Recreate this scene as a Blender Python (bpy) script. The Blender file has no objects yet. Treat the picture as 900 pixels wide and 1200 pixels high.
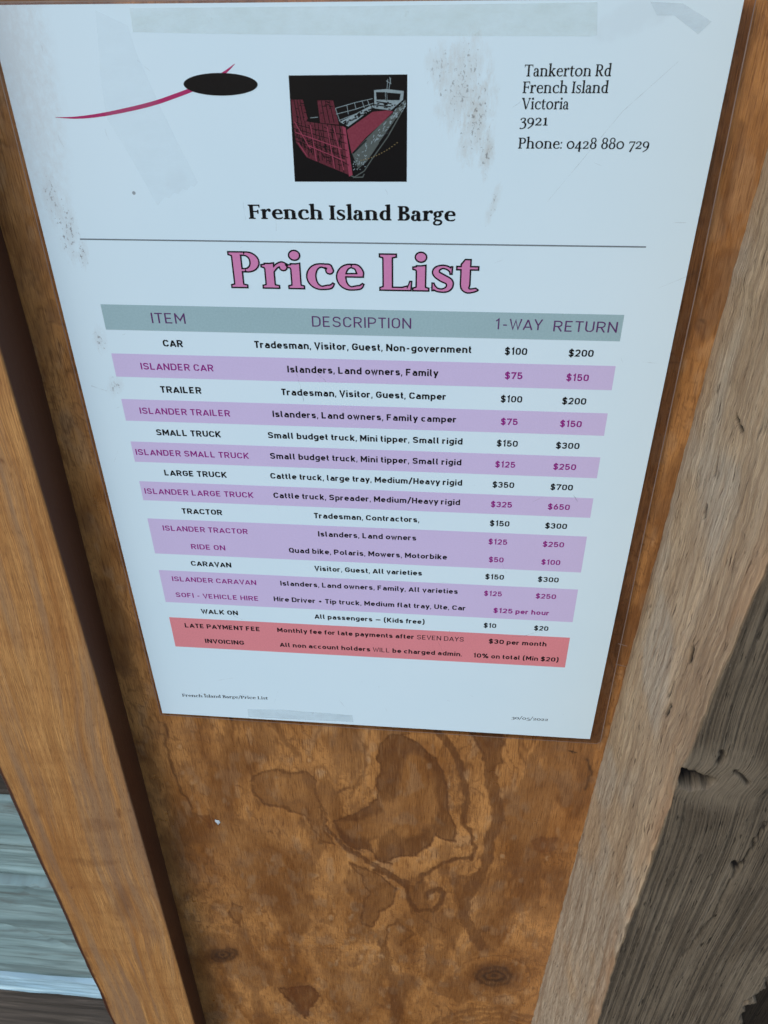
import bpy, math
import numpy as np
from mathutils import Vector, Matrix
from mathutils.geometry import delaunay_2d_cdt

# ------------------------------------------------------------------ camera, sky, sun, exposure
# sheet space: u right, v down, w into the wall, all in millimetres from the top left corner of the price list
scene = bpy.context.scene
RR = np.array([[0.99632239, 0.00995586, 0.08510328], [0.03981922, 0.82565904, -0.56276246], [-0.07586908, 0.56408158, 0.82222615]])
CC = np.array([135.90601825, -5.97733928, -255.94189614]); FF = 918.949
def world(u, v, w=0.0): return Vector(((u-105)/1000, w/1000, 1.5-v/1000))
cam = bpy.data.cameras.new('camera'); cam_o = bpy.data.objects.new('camera', cam); scene.collection.objects.link(cam_o)
def axis(a): return Vector((a[0], a[2], -a[1]))
cx, cy, cz = axis(RR[0]), -axis(RR[1]), -axis(RR[2])
cam_o.matrix_world = Matrix.Translation(world(*CC)) @ Matrix((cx, cy, cz)).transposed().to_4x4()
cam.sensor_fit = 'HORIZONTAL'; cam.sensor_width = 36; cam.lens = FF/900*36
cam.clip_start = .01; cam.clip_end = 50
cam.dof.use_dof = True; cam.dof.focus_distance = .33; cam.dof.aperture_fstop = 64
scene.camera = cam_o

SUN_EL, SUN_AZ = math.radians(42), math.radians(-38)      # azimuth from straight in front of the wall, minus is left
to_sun = Vector((math.sin(SUN_AZ)*math.cos(SUN_EL), -math.cos(SUN_AZ)*math.cos(SUN_EL), math.sin(SUN_EL)))
wd = bpy.data.worlds.new('World'); scene.world = wd; wd.use_nodes = True
nt = wd.node_tree; bg = nt.nodes['Background']; sky = nt.nodes.new('ShaderNodeTexSky'); sky.sky_type = 'NISHITA'
sky.sun_disc = False; sky.sun_elevation = SUN_EL; sky.sun_rotation = math.atan2(to_sun.x, to_sun.y)
sky.air_density = 1.0; sky.dust_density = 1.0; sky.ozone_density = 1.0
nt.links.new(sky.outputs[0], bg.inputs[0]); bg.inputs[1].default_value = .15
sun = bpy.data.lights.new('sun', 'SUN'); sun.energy = 0.6; sun.angle = math.radians(28); sun.color = (1, .95, .88)
sun_o = bpy.data.objects.new('sun', sun); scene.collection.objects.link(sun_o)
sun_o.rotation_euler = to_sun.to_track_quat('Z', 'Y').to_euler(); sun_o.location = (-1, -2, 3)
vs = scene.view_settings; vs.view_transform = 'Standard'; vs.look = 'None'; vs.gamma = 1; vs.use_curve_mapping = False
vs.exposure = 0.50

# ------------------------------------------------------------------ helpers
def unp(x, y, w=0.0):
    """pixel of the 900 x 1200 photograph -> sheet space on the plane at depth w"""
    d = RR.T @ np.array([(x-450)/FF, (y-600)/FF, 1.0]); return CC+d*(w-CC[2])/d[2]
def proj(u, v, w):
    q = np.stack([u-CC[0], v-CC[1], w-CC[2]], -1) @ RR.T
    return q[..., 0]/q[..., 2]*FF+450, q[..., 1]/q[..., 2]*FF+600
def smooth(a, b, x): t = np.clip((x-a)/(b-a), 0, 1); return t*t*(3-2*t)
def vnoise(x, y, seed=0):
    xi, yi = np.floor(x).astype(np.int64), np.floor(y).astype(np.int64); fx, fy = x-xi, y-yi
    def h(a, b):
        n = (a*374761393+b*668265263+seed*1442695041) & 0xffffffff
        n = ((n ^ (n >> 13))*1274126177) & 0xffffffff; n ^= n >> 16
        return (n & 0xffff)/65535.0
    fx, fy = fx*fx*(3-2*fx), fy*fy*(3-2*fy)
    return (h(xi, yi)*(1-fx)+h(xi+1, yi)*fx)*(1-fy)+(h(xi, yi+1)*(1-fx)+h(xi+1, yi+1)*fx)*fy
def fbm(x, y, seed=0, o=4):
    s = 0; a = .5; n = 0
    for k in range(o): s = s+a*vnoise(x*2**k, y*2**k, seed+k*17); n += a; a *= .5
    return s/n
def poly_sdf(px, py, poly):
    """signed distance in pixels, positive inside"""
    d = np.full(px.shape, 1e9); ins = np.zeros(px.shape, bool); n = len(poly)
    for i in range(n):
        x0, y0 = poly[i]; x1, y1 = poly[(i+1) % n]; ex, ey = x1-x0, y1-y0
        t = np.clip(((px-x0)*ex+(py-y0)*ey)/(ex*ex+ey*ey+1e-9), 0, 1)
        d = np.minimum(d, np.hypot(px-x0-t*ex, py-y0-t*ey))
        c = (y0 > py) != (y1 > py)
        ins ^= c & (px < x0+(py-y0)*ex/(ey if abs(ey) > 1e-9 else 1e-9))
    return np.where(ins, d, -d)
def line_dist(px, py, pts):
    d = np.full(px.shape, 1e9)
    for (x0, y0), (x1, y1) in zip(pts[:-1], pts[1:]):
        ex, ey = x1-x0, y1-y0; t = np.clip(((px-x0)*ex+(py-y0)*ey)/(ex*ex+ey*ey+1e-9), 0, 1)
        d = np.minimum(d, np.hypot(px-x0-t*ex, py-y0-t*ey))
    return d

def link(name, me, mat=None, parent=None, label=None, cat=None, group=None, kind=None, loc=None):
    o = bpy.data.objects.new(name, me); scene.collection.objects.link(o)
    if mat is not None: me.materials.append(mat)
    if parent: o.parent = parent
    if loc is not None: o.location = loc
    for k, v in (('label', label), ('category', cat), ('group', group), ('kind', kind)):
        if v: o[k] = v
    return o
def empty(name, loc, label, cat): return link(name, None, None, None, label, cat, loc=loc)
def mesh(name, verts, faces, smooth_=False, base=Vector((0, 0, 0))):
    me = bpy.data.meshes.new(name); me.from_pydata([tuple(Vector(v)-base) for v in verts], [], faces); me.update()
    if smooth_: me.polygons.foreach_set('use_smooth', [True]*len(me.polygons))
    return me
def grid(name, U, V, Wd, uv, attrs, base, wrap=False):
    """dense sheet of quads from 2-D arrays; uv is the grain coordinate in mm; attrs are scalar point attributes"""
    n, m = U.shape
    co = np.stack([(U-105)/1000-base.x, Wd/1000-base.y, 1.5-V/1000-base.z], -1).reshape(-1, 3)
    i = np.arange(n*m).reshape(n, m)
    q = np.stack([i[:-1, :-1], i[1:, :-1], i[1:, 1:], i[:-1, 1:]], -1).reshape(-1, 4)
    me = bpy.data.meshes.new(name); me.vertices.add(n*m); me.vertices.foreach_set('co', co.astype('f').ravel())
    me.loops.add(q.size); me.loops.foreach_set('vertex_index', q.astype('i').ravel())
    me.polygons.add(len(q)); me.polygons.foreach_set('loop_start', np.arange(0, q.size, 4, dtype='i'))
    me.polygons.foreach_set('loop_total', np.full(len(q), 4, 'i')); me.update(calc_edges=True)
    me.polygons.foreach_set('use_smooth', np.ones(len(q), bool))
    l = me.uv_layers.new(name='grain'); f = np.stack(uv, -1).reshape(-1, 2)[q.ravel()]
    l.data.foreach_set('uv', f.astype('f').ravel())
    for k, a in attrs.items():
        at = me.attributes.new(k, 'FLOAT', 'POINT'); at.data.foreach_set('value', np.asarray(a, 'f').ravel())
    return me

class NB:
    """small node-building helper"""
    def __init__(s, name):
        s.m = bpy.data.materials.new(name); s.m.use_nodes = True; s.t = s.m.node_tree; s.b = s.t.nodes['Principled BSDF']
        s.out = s.t.nodes['Material Output']
    def n(s, typ, **k):
        x = s.t.nodes.new(typ)
        for a, v in k.items(): setattr(x, a, v)
        return x
    def put(s, sock, v):
        if isinstance(v, bpy.types.NodeSocket): s.t.links.new(v, sock)
        elif isinstance(v, tuple) and sock.type == 'RGBA' and len(v) == 3: sock.default_value = (*v, 1)
        else: sock.default_value = v
    def math(s, op, a, b=0.0, clamp=False):
        x = s.n('ShaderNodeMath', operation=op, use_clamp=clamp); s.put(x.inputs[0], a); s.put(x.inputs[1], b); return x.outputs[0]
    def mix(s, f, a, b, mode='MIX'):
        x = s.n('ShaderNodeMix', data_type='RGBA', blend_type=mode); s.put(x.inputs[0], f); s.put(x.inputs[6], a); s.put(x.inputs[7], b); return x.outputs[2]
    def attr(s, name): return s.n('ShaderNodeAttribute', attribute_name=name).outputs['Fac']
    def uv(s): return s.n('ShaderNodeUVMap', uv_map='grain').outputs[0]
    def obj(s): return s.n('ShaderNodeTexCoord').outputs['Object']
    def map(s, v, scale, rot=(0, 0, 0), loc=(0, 0, 0)):
        x = s.n('ShaderNodeMapping'); s.put(x.inputs[0], v); x.inputs['Scale'].default_value = scale
        x.inputs['Rotation'].default_value = rot; x.inputs['Location'].default_value = loc; return x.outputs[0]
    def noise(s, v, scale=1.0, detail=3.0, rough=.55, dist=0.0):
        x = s.n('ShaderNodeTexNoise'); s.put(x.inputs['Vector'], v); x.inputs['Scale'].default_value = scale
        x.inputs['Detail'].default_value = detail; x.inputs['Roughness'].default_value = rough; x.inputs['Distortion'].default_value = dist
        return x.outputs[0]
    def ramp(s, v, *st):
        x = s.n('ShaderNodeValToRGB'); s.put(x.inputs[0], v); e = x.color_ramp.elements
        while len(e) < len(st): e.new(.5)
        for q, (p, c) in zip(e, st): q.position = p; q.color = (c, c, c, 1) if not isinstance(c, tuple) else (*c, 1)
        return x.outputs[0]
    def bump(s, h, dist, strength=1.0, nrm=None):
        x = s.n('ShaderNodeBump'); s.put(x.inputs['Height'], h); x.inputs['Distance'].default_value = dist; x.inputs['Strength'].default_value = strength
        if nrm is not None: s.put(x.inputs['Normal'], nrm)
        return x.outputs[0]
    def done(s, color=None, rough=.5, normal=None, spec=.5, coat=0.0, coat_rough=.05, coat_n=None, alpha=None):
        b = s.b
        if color is not None: s.put(b.inputs['Base Color'], color)
        s.put(b.inputs['Roughness'], rough); s.put(b.inputs['Specular IOR Level'], spec)
        if normal is not None: s.put(b.inputs['Normal'], normal)
        b.inputs['Coat Weight'].default_value = coat; b.inputs['Coat Roughness'].default_value = coat_rough
        if coat_n is not None: s.put(b.inputs['Coat Normal'], coat_n)
        if alpha is not None: s.put(b.inputs['Alpha'], alpha)
        return s.m
# ------------------------------------------------------------------ lettering
class Pen:
    """collects overlapping convex-ish polygons; union() welds them into one flat outline"""
    def __init__(s): s.q = []
    def poly(s, *p): s.q.append([tuple(a) for a in p])
    def path(s, pts, closed=False):
        """pts: (x, y, width); butt ends, mitred joints"""
        n = len(pts); L = []; R_ = []
        for i, (x, y, w) in enumerate(pts):
            a = pts[(i-1) % n] if (closed or i > 0) else None
            b = pts[(i+1) % n] if (closed or i < n-1) else None
            def nrm(p, q):
                dx, dy = q[0]-p[0], q[1]-p[1]; l = math.hypot(dx, dy) or 1e-9
                return (-dy/l, dx/l)
            if a is None: nx, ny = nrm(pts[i], b); m = 1
            elif b is None: nx, ny = nrm(a, pts[i]); m = 1
            else:
                n1, n2 = nrm(a, pts[i]), nrm(pts[i], b)
                nx, ny = n1[0]+n2[0], n1[1]+n2[1]; l = math.hypot(nx, ny) or 1e-9
                nx /= l; ny /= l; m = 1/max(.45, nx*n1[0]+ny*n1[1])
            L.append((x+nx*w/2*m, y+ny*w/2*m)); R_.append((x-nx*w/2*m, y-ny*w/2*m))
        for i in range(n if closed else n-1):
            j = (i+1) % n
            s.poly(L[i], L[j], R_[j]); s.poly(L[i], R_[j], R_[i])
    def spline(s, pts, k=7):
        P = [pts[0]] + list(pts) + [pts[-1]]; out = []
        for i in range(1, len(P)-2):
            for q in range(k):
                t = q/k; o = []
                for c in range(3):
                    p0, p1, p2, p3 = P[i-1][c], P[i][c], P[i+1][c], P[i+2][c]
                    o.append(.5*(2*p1+(p2-p0)*t+(2*p0-5*p1+4*p2-p3)*t*t+(3*p1-p0-3*p2+p3)*t**3))
                out.append(tuple(o))
        out.append(tuple(pts[-1])); s.path(out)
    def arc(s, cx, cy, rx, ry, a0, a1, T, t, n=14, e=1.4):
        pts = []
        for i in range(n+1):
            a = math.radians(a0+(a1-a0)*i/n)
            pts.append((cx+rx*math.cos(a), cy+ry*math.sin(a), t+(T-t)*abs(math.cos(a))**e))
        s.path(pts)
    def ring(s, cx, cy, rx, ry, T, t, tilt=0, n=26):
        pts = []
        for i in range(n):
            a = 2*math.pi*i/n
            pts.append((cx+rx*math.cos(a), cy+ry*math.sin(a), t+(T-t)*abs(math.cos(a-tilt))**1.4))
        s.path(pts, True)
    def dot(s, cx, cy, r, n=12):
        s.poly(*[(cx+r*math.cos(2*math.pi*i/n), cy+r*math.sin(2*math.pi*i/n)) for i in range(n)])
    def round(s, pts, w, closed=False):
        """pts: (x, y[, corner radius])"""
        n = len(pts); out = []
        for i, p in enumerate(pts):
            r = p[2] if len(p) > 2 else 0
            if r <= 0 or (not closed and i in (0, n-1)): out.append((p[0], p[1], w)); continue
            a, b = pts[(i-1) % n], pts[(i+1) % n]
            d1 = (a[0]-p[0], a[1]-p[1]); d2 = (b[0]-p[0], b[1]-p[1])
            l1, l2 = math.hypot(*d1), math.hypot(*d2)
            r1, r2 = min(r, l1), min(r, l2)
            p1 = (p[0]+d1[0]/l1*r1, p[1]+d1[1]/l1*r1); p2 = (p[0]+d2[0]/l2*r2, p[1]+d2[1]/l2*r2)
            for k in range(6):
                t = k/5; c = .5523
                c1 = (p1[0]+(p[0]-p1[0])*c, p1[1]+(p[1]-p1[1])*c); c2 = (p2[0]+(p[0]-p2[0])*c, p2[1]+(p[1]-p2[1])*c)
                x = (1-t)**3*p1[0]+3*(1-t)**2*t*c1[0]+3*(1-t)*t*t*c2[0]+t**3*p2[0]
                y = (1-t)**3*p1[1]+3*(1-t)**2*t*c1[1]+3*(1-t)*t*t*c2[1]+t**3*p2[1]
                if not out or math.hypot(out[-1][0]-x, out[-1][1]-y) > 1e-3: out.append((x, y, w))
        if closed and math.hypot(out[0][0]-out[-1][0], out[0][1]-out[-1][1]) < 1e-3: out.pop()
        s.path(out, closed)

def union(polys):
    vs = []; fs = []
    for p in polys:
        a = 0
        for i in range(len(p)):
            x0, y0 = p[i]; x1, y1 = p[(i+1) % len(p)]; a += x0*y1-x1*y0
        if abs(a) < 1e-7: continue
        if a < 0: p = p[::-1]
        fs.append(list(range(len(vs), len(vs)+len(p)))); vs += [Vector(q) for q in p]
    v, e, f, ov, oe, of = delaunay_2d_cdt(vs, [], fs, 1, 1e-4, True)
    return [(q.x, q.y) for q in v], [tuple(t) for t, src in zip(f, of) if src]

def sans(ch, w):
    """rounded technical sans, cap height 10; returns polygons and advance"""
    P = Pen(); i = w/2; Hh = 10-i; lo = i; X = 7.3-i     # X = top of the x-height centre line
    W = 5.2; cap = {}; r = 2.7
    def L(*p, c=False): P.round(p, w, c)
    adv = W
    if ch == 'A': W = 6.4; L((0, 0), (W/2, Hh)); L((W, 0), (W/2, Hh)); L((1.1, 2.6), (W-1.1, 2.6))
    elif ch == 'B': L((0, 0), (0, 10)); L((0, Hh), (W, Hh, 2), (W, 5.2, 2), (0, 5.2)); L((0, lo), (W+.3, lo, 2.3), (W+.3, 5.2, 2.2), (0, 5.2))
    elif ch == 'C': L((W, 7), (W, Hh, r), (0, Hh, r), (0, lo, r), (W, lo, r), (W, 3))
    elif ch == 'D': W = 5.5; L((0, lo), (W, lo, r), (W, Hh, r), (0, Hh), c=True)
    elif ch == 'E': W = 4.6; L((W, Hh), (0, Hh), (0, lo), (W, lo)); L((0, 5), (W-.6, 5))
    elif ch == 'F': W = 4.6; L((W, Hh), (0, Hh), (0, 0)); L((0, 4.9), (W-.6, 4.9))
    elif ch == 'G': L((W, 7), (W, Hh, r), (0, Hh, r), (0, lo, r), (W, lo, r), (W, 4.7), (W-2.6, 4.7))
    elif ch == 'H': L((0, 0), (0, 10)); L((W, 0), (W, 10)); L((0, 5), (W, 5))
    elif ch == 'I': W = 0; L((0, 0), (0, 10))
    elif ch == 'K': W = 5.4; L((0, 0), (0, 10)); L((W, 10), (0, 3.2)); L((1.7, 5.3), (W, 0))
    elif ch == 'L': W = 4.5; L((0, 10), (0, lo), (W, lo))
    elif ch == 'M': W = 6.6; L((0, 0), (0, 9.2)); L((W, 0), (W, 9.2)); L((0, 9.4), (W/2, 3.2), (W, 9.4)); L((0,9),(0,10)); L((W,9),(W,10))
    elif ch == 'N': W = 5.5; L((0, 0), (0, 10)); L((W, 0), (W, 10)); L((.1, 9.3), (W-.1, .7))
    elif ch == 'O': L((0, lo, r), (W, lo, r), (W, Hh, r), (0, Hh, r), c=True)
    elif ch == 'P': L((0, 0), (0, Hh), (W, Hh, 2.6), (W, 4.4, 2.6), (0, 4.4))
    elif ch == 'Q': L((0, lo, r), (W, lo, r), (W, Hh, r), (0, Hh, r), c=True); L((W-2, 2.6), (W+.5, -.1))
    elif ch == 'R': L((0, 0), (0, Hh), (W, Hh, 2.5), (W, 4.6, 2.5), (0, 4.6)); L((2.6, 4.6), (W+.1, 0))
    elif ch == 'S': L((W-.1, 7.4), (W-.2, Hh, 2.3), (0, Hh, 2.4), (0, 5.3, 2.2), (W, 4.7, 2.2), (W, lo, 2.5), (0, lo, 2.3), (-.1, 2.5))
    elif ch == 'T': W = 5.2; L((-.3, Hh), (W+.3, Hh)); L((W/2, Hh), (W/2, 0))
    elif ch == 'U': L((0, 10), (0, lo, r), (W, lo, r), (W, 10))
    elif ch == 'V': W = 5.8; L((0, 10), (W/2, .4), (W, 10))
    elif ch == 'W': W = 8.6; L((0, 10), (W*.27, .5), (W/2, 8.6), (W*.73, .5), (W, 10))
    elif ch == 'Y': W = 5.6; L((0, 10), (W/2, 4.3), (W, 10)); L((W/2, 4.5), (W/2, 0))
    elif ch == 'a': W = 4.2; L((.4, X-.1), (W, X, 2.1), (W, 0)); L((W, 4.2), (0, 4.2, 1.7), (0, lo, 1.7), (W, lo, 1.6), (W, 1.6))
    elif ch == 'b': W = 4.3; L((0, 0), (0, 10)); L((0, lo), (W, lo, 2.1), (W, X, 2.1), (0, X))
    elif ch == 'c': W = 3.9; L((W, X-.3), (W-1.2, X, 1), (0, X, 2.2), (0, lo, 2.2), (W-1.2, lo, 1), (W, lo+.3))
    elif ch == 'd': W = 4.3; L((W, 0), (W, 10)); L((W, lo), (0, lo, 2.1), (0, X, 2.1), (W, X))
    elif ch == 'e': W = 4.3; L((0, 3.7), (W, 3.7), (W, X, 2.1), (0, X, 2.1), (0, lo, 2.1), (W-1, lo, 1), (W-.1, 1.3))
    elif ch == 'f': W = 2.6; L((W+.3, Hh), (.9, Hh, 1.5), (.9, 0)); L((-.5, X), (W, X))
    elif ch == 'g': W = 4.3; L((W, 7.3), (W, -2.6+i, 2), (0, -2.6+i, 1.5), (-.1, -1.2)); L((W, lo+.3), (0, lo+.3, 2), (0, X, 2), (W, X))
    elif ch == 'h': W = 4.2; L((0, 0), (0, 10)); L((0, X), (W, X, 2), (W, 0))
    elif ch == 'i': W = 0; L((0, 0), (0, 7.3)); L((0, 8.6), (0, 10.1))
    elif ch == 'k': W = 4.1; L((0, 0), (0, 10)); L((W, 7.3), (0, 2.6)); L((1.4, 4), (W+.2, 0))
    elif ch == 'l': W = 1.2; L((0, 10), (0, lo, 1.2), (W+.3, lo))
    elif ch == 'm': W = 7.4; L((0, 0), (0, 7.3)); L((0, X), (W/2, X, 1.7), (W/2, 0)); L((W/2, X-.5), (W/2+.6, X, .6), (W, X, 1.7), (W, 0))
    elif ch == 'n': W = 4.2; L((0, 0), (0, 7.3)); L((0, X), (W, X, 2), (W, 0))
    elif ch == 'o': W = 4.4; L((0, lo, 2.2), (W, lo, 2.2), (W, X, 2.2), (0, X, 2.2), c=True)
    elif ch == 'p': W = 4.3; L((0, -2.6), (0, 7.3)); L((0, lo), (W, lo, 2.1), (W, X, 2.1), (0, X))
    elif ch == 'r': W = 3; L((0, 0), (0, 7.3)); L((0, X), (W-.9, X, .8), (W, X-.4))
    elif ch == 's': W = 3.9; L((W-.1, X-.5), (W-1, X, .8), (0, X, 1.7), (0, 3.9, 1.5), (W, 3.5, 1.5), (W, lo, 1.7), (.9, lo, .8), (0, lo+.6))
    elif ch == 't': W = 2.5; L((.8, 9.3), (.8, lo, 1.5), (W+.2, lo)); L((-.5, X), (W, X))
    elif ch == 'u': W = 4.2; L((0, 7.3), (0, lo, 2), (W, lo)); L((W, 0), (W, 7.3))
    elif ch == 'v': W = 4.6; L((0, 7.3), (W/2, .4), (W, 7.3))
    elif ch == 'w': W = 6.8; L((0, 7.3), (W*.27, .5), (W/2, 6.2), (W*.73, .5), (W, 7.3))
    elif ch == 'y': W = 4.6; L((0, 7.3), (W/2, .6)); L((W, 7.3), (1.2, -2.6))
    elif ch == '0': W = 4.9; L((0, lo, 2.5), (W, lo, 2.5), (W, Hh, 2.5), (0, Hh, 2.5), c=True)
    elif ch == '1': W = 2.6; L((0, 7.6), (2, 9.6), (2, 0))
    elif ch == '2': W = 4.8; L((0, 7.2), (0, Hh, 2.4), (W, Hh, 2.4), (W, 5.7, 1.6), (0, lo), (W+.3, lo))
    elif ch == '3': W = 4.8; L((0, 7.4), (0, Hh, 2.3), (W-.2, Hh, 2.3), (W-.2, 5.3, 2), (1.8, 5.3)); L((1.8, 5.3), (W, 5.3, 2.2), (W, lo, 2.4), (-.1, lo, 2.3), (-.1, 2.6))
    elif ch == '5': W = 4.8; L((W-.3, Hh), (.3, Hh), (.1, 5.2), (.8, 6, 1), (W, 6, 2.4), (W, lo, 2.5), (0, lo, 2.2), (-.1, 2.4))
    elif ch == '6': W = 4.8; L((3.4, 10), (0, 4.4, 1.5), (0, lo, 2.4), (W, lo, 2.4), (W, 6, 2.4), (1.1, 6))
    elif ch == '7': W = 4.8; L((0, 7.8), (0, Hh), (W, Hh), (1.4, 0))
    elif ch == '$': W = 4.9; L((W-.1, 7.2), (W-.2, 9.1, 2), (0, 9.1, 2.2), (0, 5.2, 2), (W, 4.8, 2), (W, .9, 2.2), (0, .9, 2.1), (-.1, 2.6)); L((W/2, -1), (W/2, 11))
    elif ch == '%':
        W = 8.6; L((1.8, 0), (6.8, 10))
        for x, y in ((0, 6.3), (5.6, .7)): L((x, y, 1.4), (x+3, y, 1.4), (x+3, y+3, 1.4), (x, y+3, 1.4), c=True)
    elif ch == '(': W = 1.7; L((W, 11), (0, 8.4, 2), (0, 1, 2), (W, -1.6))
    elif ch == ')': W = 1.7; L((0, 11), (W, 8.4, 2), (W, 1, 2), (0, -1.6))
    elif ch == ',': W = .4; P.poly((-.5, 1.6), (.9, 1.6), (.3, -1.5), (-.7, -1.5))
    elif ch == '.': W = .2; P.poly((-.75, 0), (.85, 0), (.85, 1.6), (-.75, 1.6))
    elif ch == '/': W = 4; L((0, -1), (W, 11))
    elif ch == '+': W = 4; L((0, 3.9), (W, 3.9)); L((W/2, 1.9), (W/2, 5.9))
    elif ch == '-': W = 3; L((0, 4.1), (W, 4.1))
    elif ch == '_': W = 7.4; L((0, 4.1), (W, 4.1))
    elif ch == ' ': return [], 3.0
    side = 1.05 if ch not in 'ATVWYvwyrft,./' else .6
    return [[(x+side+i*.6, y) for x, y in q] for q in P.q], W+2*side+i*1.2

def serif(ch, bold):
    """book serif with old-style figures, cap height 69, x-height 48"""
    T, t = (15.6, 6.3) if bold else (11.2, 5.2)
    P = Pen(); o = 5.5 if bold else 6; C, A, X = 69., 76., 48.; s = t*.85; D = 21.
    hs = T/2+o
    def stem(x, y0, y1): P.poly((x-T/2, y0), (x+T/2, y0), (x+T/2, y1), (x-T/2, y1))
    def foot(x, y=0, l=None, r=None, w=None):
        l = hs if l is None else l; r = hs if r is None else r; h = T/2 if w is None else w
        P.poly((x-l, y), (x+r, y), (x+r, y+s), (x+h+.2, y+s+1.7), (x+h, y+s+5), (x-h, y+s+5), (x-h-.2, y+s+1.7), (x-l, y+s))
    def head(x, y, l=None, r=None, w=None):
        l = hs if l is None else l; r = hs if r is None else r; h = T/2 if w is None else w
        P.poly((x-l, y), (x-l, y-s), (x-h-.2, y-s-1.7), (x-h, y-s-5), (x+h, y-s-5), (x+h+.2, y-s-1.7), (x+r, y-s), (x+r, y))
    def flag(x, y):      # slanted head serif, left of a stem
        P.poly((x-T/2-o*1.05, y-s*1.1-1), (x-T/2-o*1.05, y-s*.2-1.6), (x+T/2, y+1.2), (x+T/2, y-6), (x-T/2, y-s*1.2-4), (x-T/2-1, y-s*1.2-1.7))
    def beak(x, y0, y1, w=None): w = w or t*1.05; P.poly((x-w, y0), (x, y0), (x, y1), (x-w*.55, y1))
    x0 = hs+1; W = None
    if ch == 'I': stem(x0, 0, C); foot(x0); head(x0, C); W = 2*hs+2
    elif ch in 'PRB':
        stem(x0, 0, C); foot(x0, r=hs+(1 if ch == 'P' else 0)); head(x0, C, r=0)
        w = 30 if bold else 31
        if ch == 'B':
            for (ya, yb, rw) in ((37, C, w-4), (0, 37, w)):
                ry = (yb-ya-t)/2; cx = x0+rw-ry*1.05
                P.poly((x0, yb), (x0, yb-t), (cx, yb-t), (cx, yb)); P.poly((x0, ya), (x0, ya+t), (cx, ya+t), (cx, ya))
                P.arc(cx, (ya+yb)/2, ry*1.05, ry, 90, -90, T*.98, t)
            W = x0+w+T/2+3
        else:
            ya = 31; ry = (C-ya-t)/2; cx = x0+w-ry*1.05
            P.poly((x0, C), (x0, C-t), (cx, C-t), (cx, C)); P.poly((x0, ya), (x0, ya+t), (cx, ya+t), (cx, ya))
            P.arc(cx, (C+ya)/2, ry*1.05, ry, 90, -90, T*.98, t)
            W = x0+w+T/2+2
            if ch == 'R':
                P.path([(x0+13, 34, T*.9), (x0+w+2, 2, T*.95)]); P.poly((x0+w-3, 0), (x0+w+13, 0), (x0+w+13, s), (x0+w-2, s+2)); W = x0+w+13
    elif ch == 'F':
        stem(x0, 0, C); foot(x0, r=hs+2); head(x0, C, r=0); R_ = x0+T/2+28
        P.poly((x0, C), (x0, C-t), (R_, C-t), (R_, C)); beak(R_, C, C-15)
        P.poly((x0, 33), (x0, 33+t), (R_-6, 33+t), (R_-6, 33)); P.poly((R_-6-t, 26), (R_-6, 26), (R_-6, 44), (R_-6-t, 44)); W = R_+2
    elif ch == 'L':
        stem(x0, 0, C); foot(x0, r=0); head(x0, C, r=hs+1); R_ = x0+T/2+31
        P.poly((x0, 0), (R_, 0), (R_, t), (x0, t)); P.poly((R_-t*1.3, 0), (R_, 0), (R_+1, 18), (R_-t*.5+1, 18)); P.poly((R_-t*3, t*.8), (R_-t, t*.8), (R_-t, 9)); W = R_+2
    elif ch == 'T':
        x0 = 31; stem(x0, 0, C); foot(x0, l=hs+1, r=hs+1); P.poly((3, C), (3, C-t), (59, C-t), (59, C)); beak(59, C, C-16)
        P.poly((3, C), (3+t, C), (3+t*.55, C-16), (3, C-16)); W = 62
    elif ch == 'V':
        P.path([(12, C, T), (35, 1, T*.9)]); P.path([(58, C, t), (35, 0, t*1.1)]); head(11, C, l=10, r=10, w=T/2); head(58, C, l=9, r=8, w=t/2); W = 68
    elif ch in 'nh':
        top = A if ch == 'h' else X; w = 30 if bold else 30.5
        stem(x0, 0, top); foot(x0); flag(x0, top); x1 = x0+w; rx = w/2+1; cx = x1-rx
        P.arc(cx, X-16, rx, 16-t/2+.6, 150, 0, T, t, e=2.2); stem(x1, 0, X-16); foot(x1); W = x1+hs+1
    elif ch == 'r':
        stem(x0, 0, X); foot(x0, r=hs+1.5); flag(x0, X)
        P.spline([(x0+T*.3, 33, t), (x0+T/2+5, 43, t*1.1), (x0+T/2+13, 46.5, t*1.5), (x0+T/2+17.5, 43, t*2)]); P.dot(x0+T/2+16, 41, T*.42); W = x0+T/2+22
    elif ch == 'i': stem(x0, 0, X); foot(x0); flag(x0, X); P.dot(x0-.5, 64, T*.6 if bold else T*.66, 16); W = x0+hs+1
    elif ch == 'l': stem(x0, 0, A); foot(x0); flag(x0, A); W = x0+hs+1
    elif ch == 'd':
        w = 30; x1 = 3+T/2+w; stem(x1, 0, A); flag(x1, A); P.poly((x1, 0), (x1+hs, 0), (x1+hs, s), (x1+T/2, s+3), (x1, s+3))
        P.arc(x1-w/2+2, X/2, w/2+1, X/2-t/2+.5, 62, 298, T, t, n=20); P.path([(x1-w/2+8, X-t*.7, t), (x1, X-7, t*1.2)]); P.path([(x1-w/2+8, t*.9, t), (x1, 8, t*1.2)]); W = x1+hs
    elif ch == 'o': w = 36 if bold else 40; P.ring(3+T/2+(w)/2, X/2, w/2, X/2-t/2+.8, T, t, .12); W = w+T+6
    elif ch == 'c':
        cx = 4+T/2+18; P.arc(cx, X/2, 18, X/2-t/2+.8, 68, 272, T, t, n=20)
        P.spline([(cx+5, X-t/2+.1, t), (cx+12, X-4.5, t*1.5), (cx+15, X-11, T*.5)]); P.dot(cx+13.3, X-12, T*.42)
        P.spline([(cx, t/2-.8, t), (cx+8, t*.5+.6, t*1.25), (cx+14.5, 5.5, t*1.05), (cx+19, 11.5, t*.5)]); W = cx+21
    elif ch == 'e':
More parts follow.
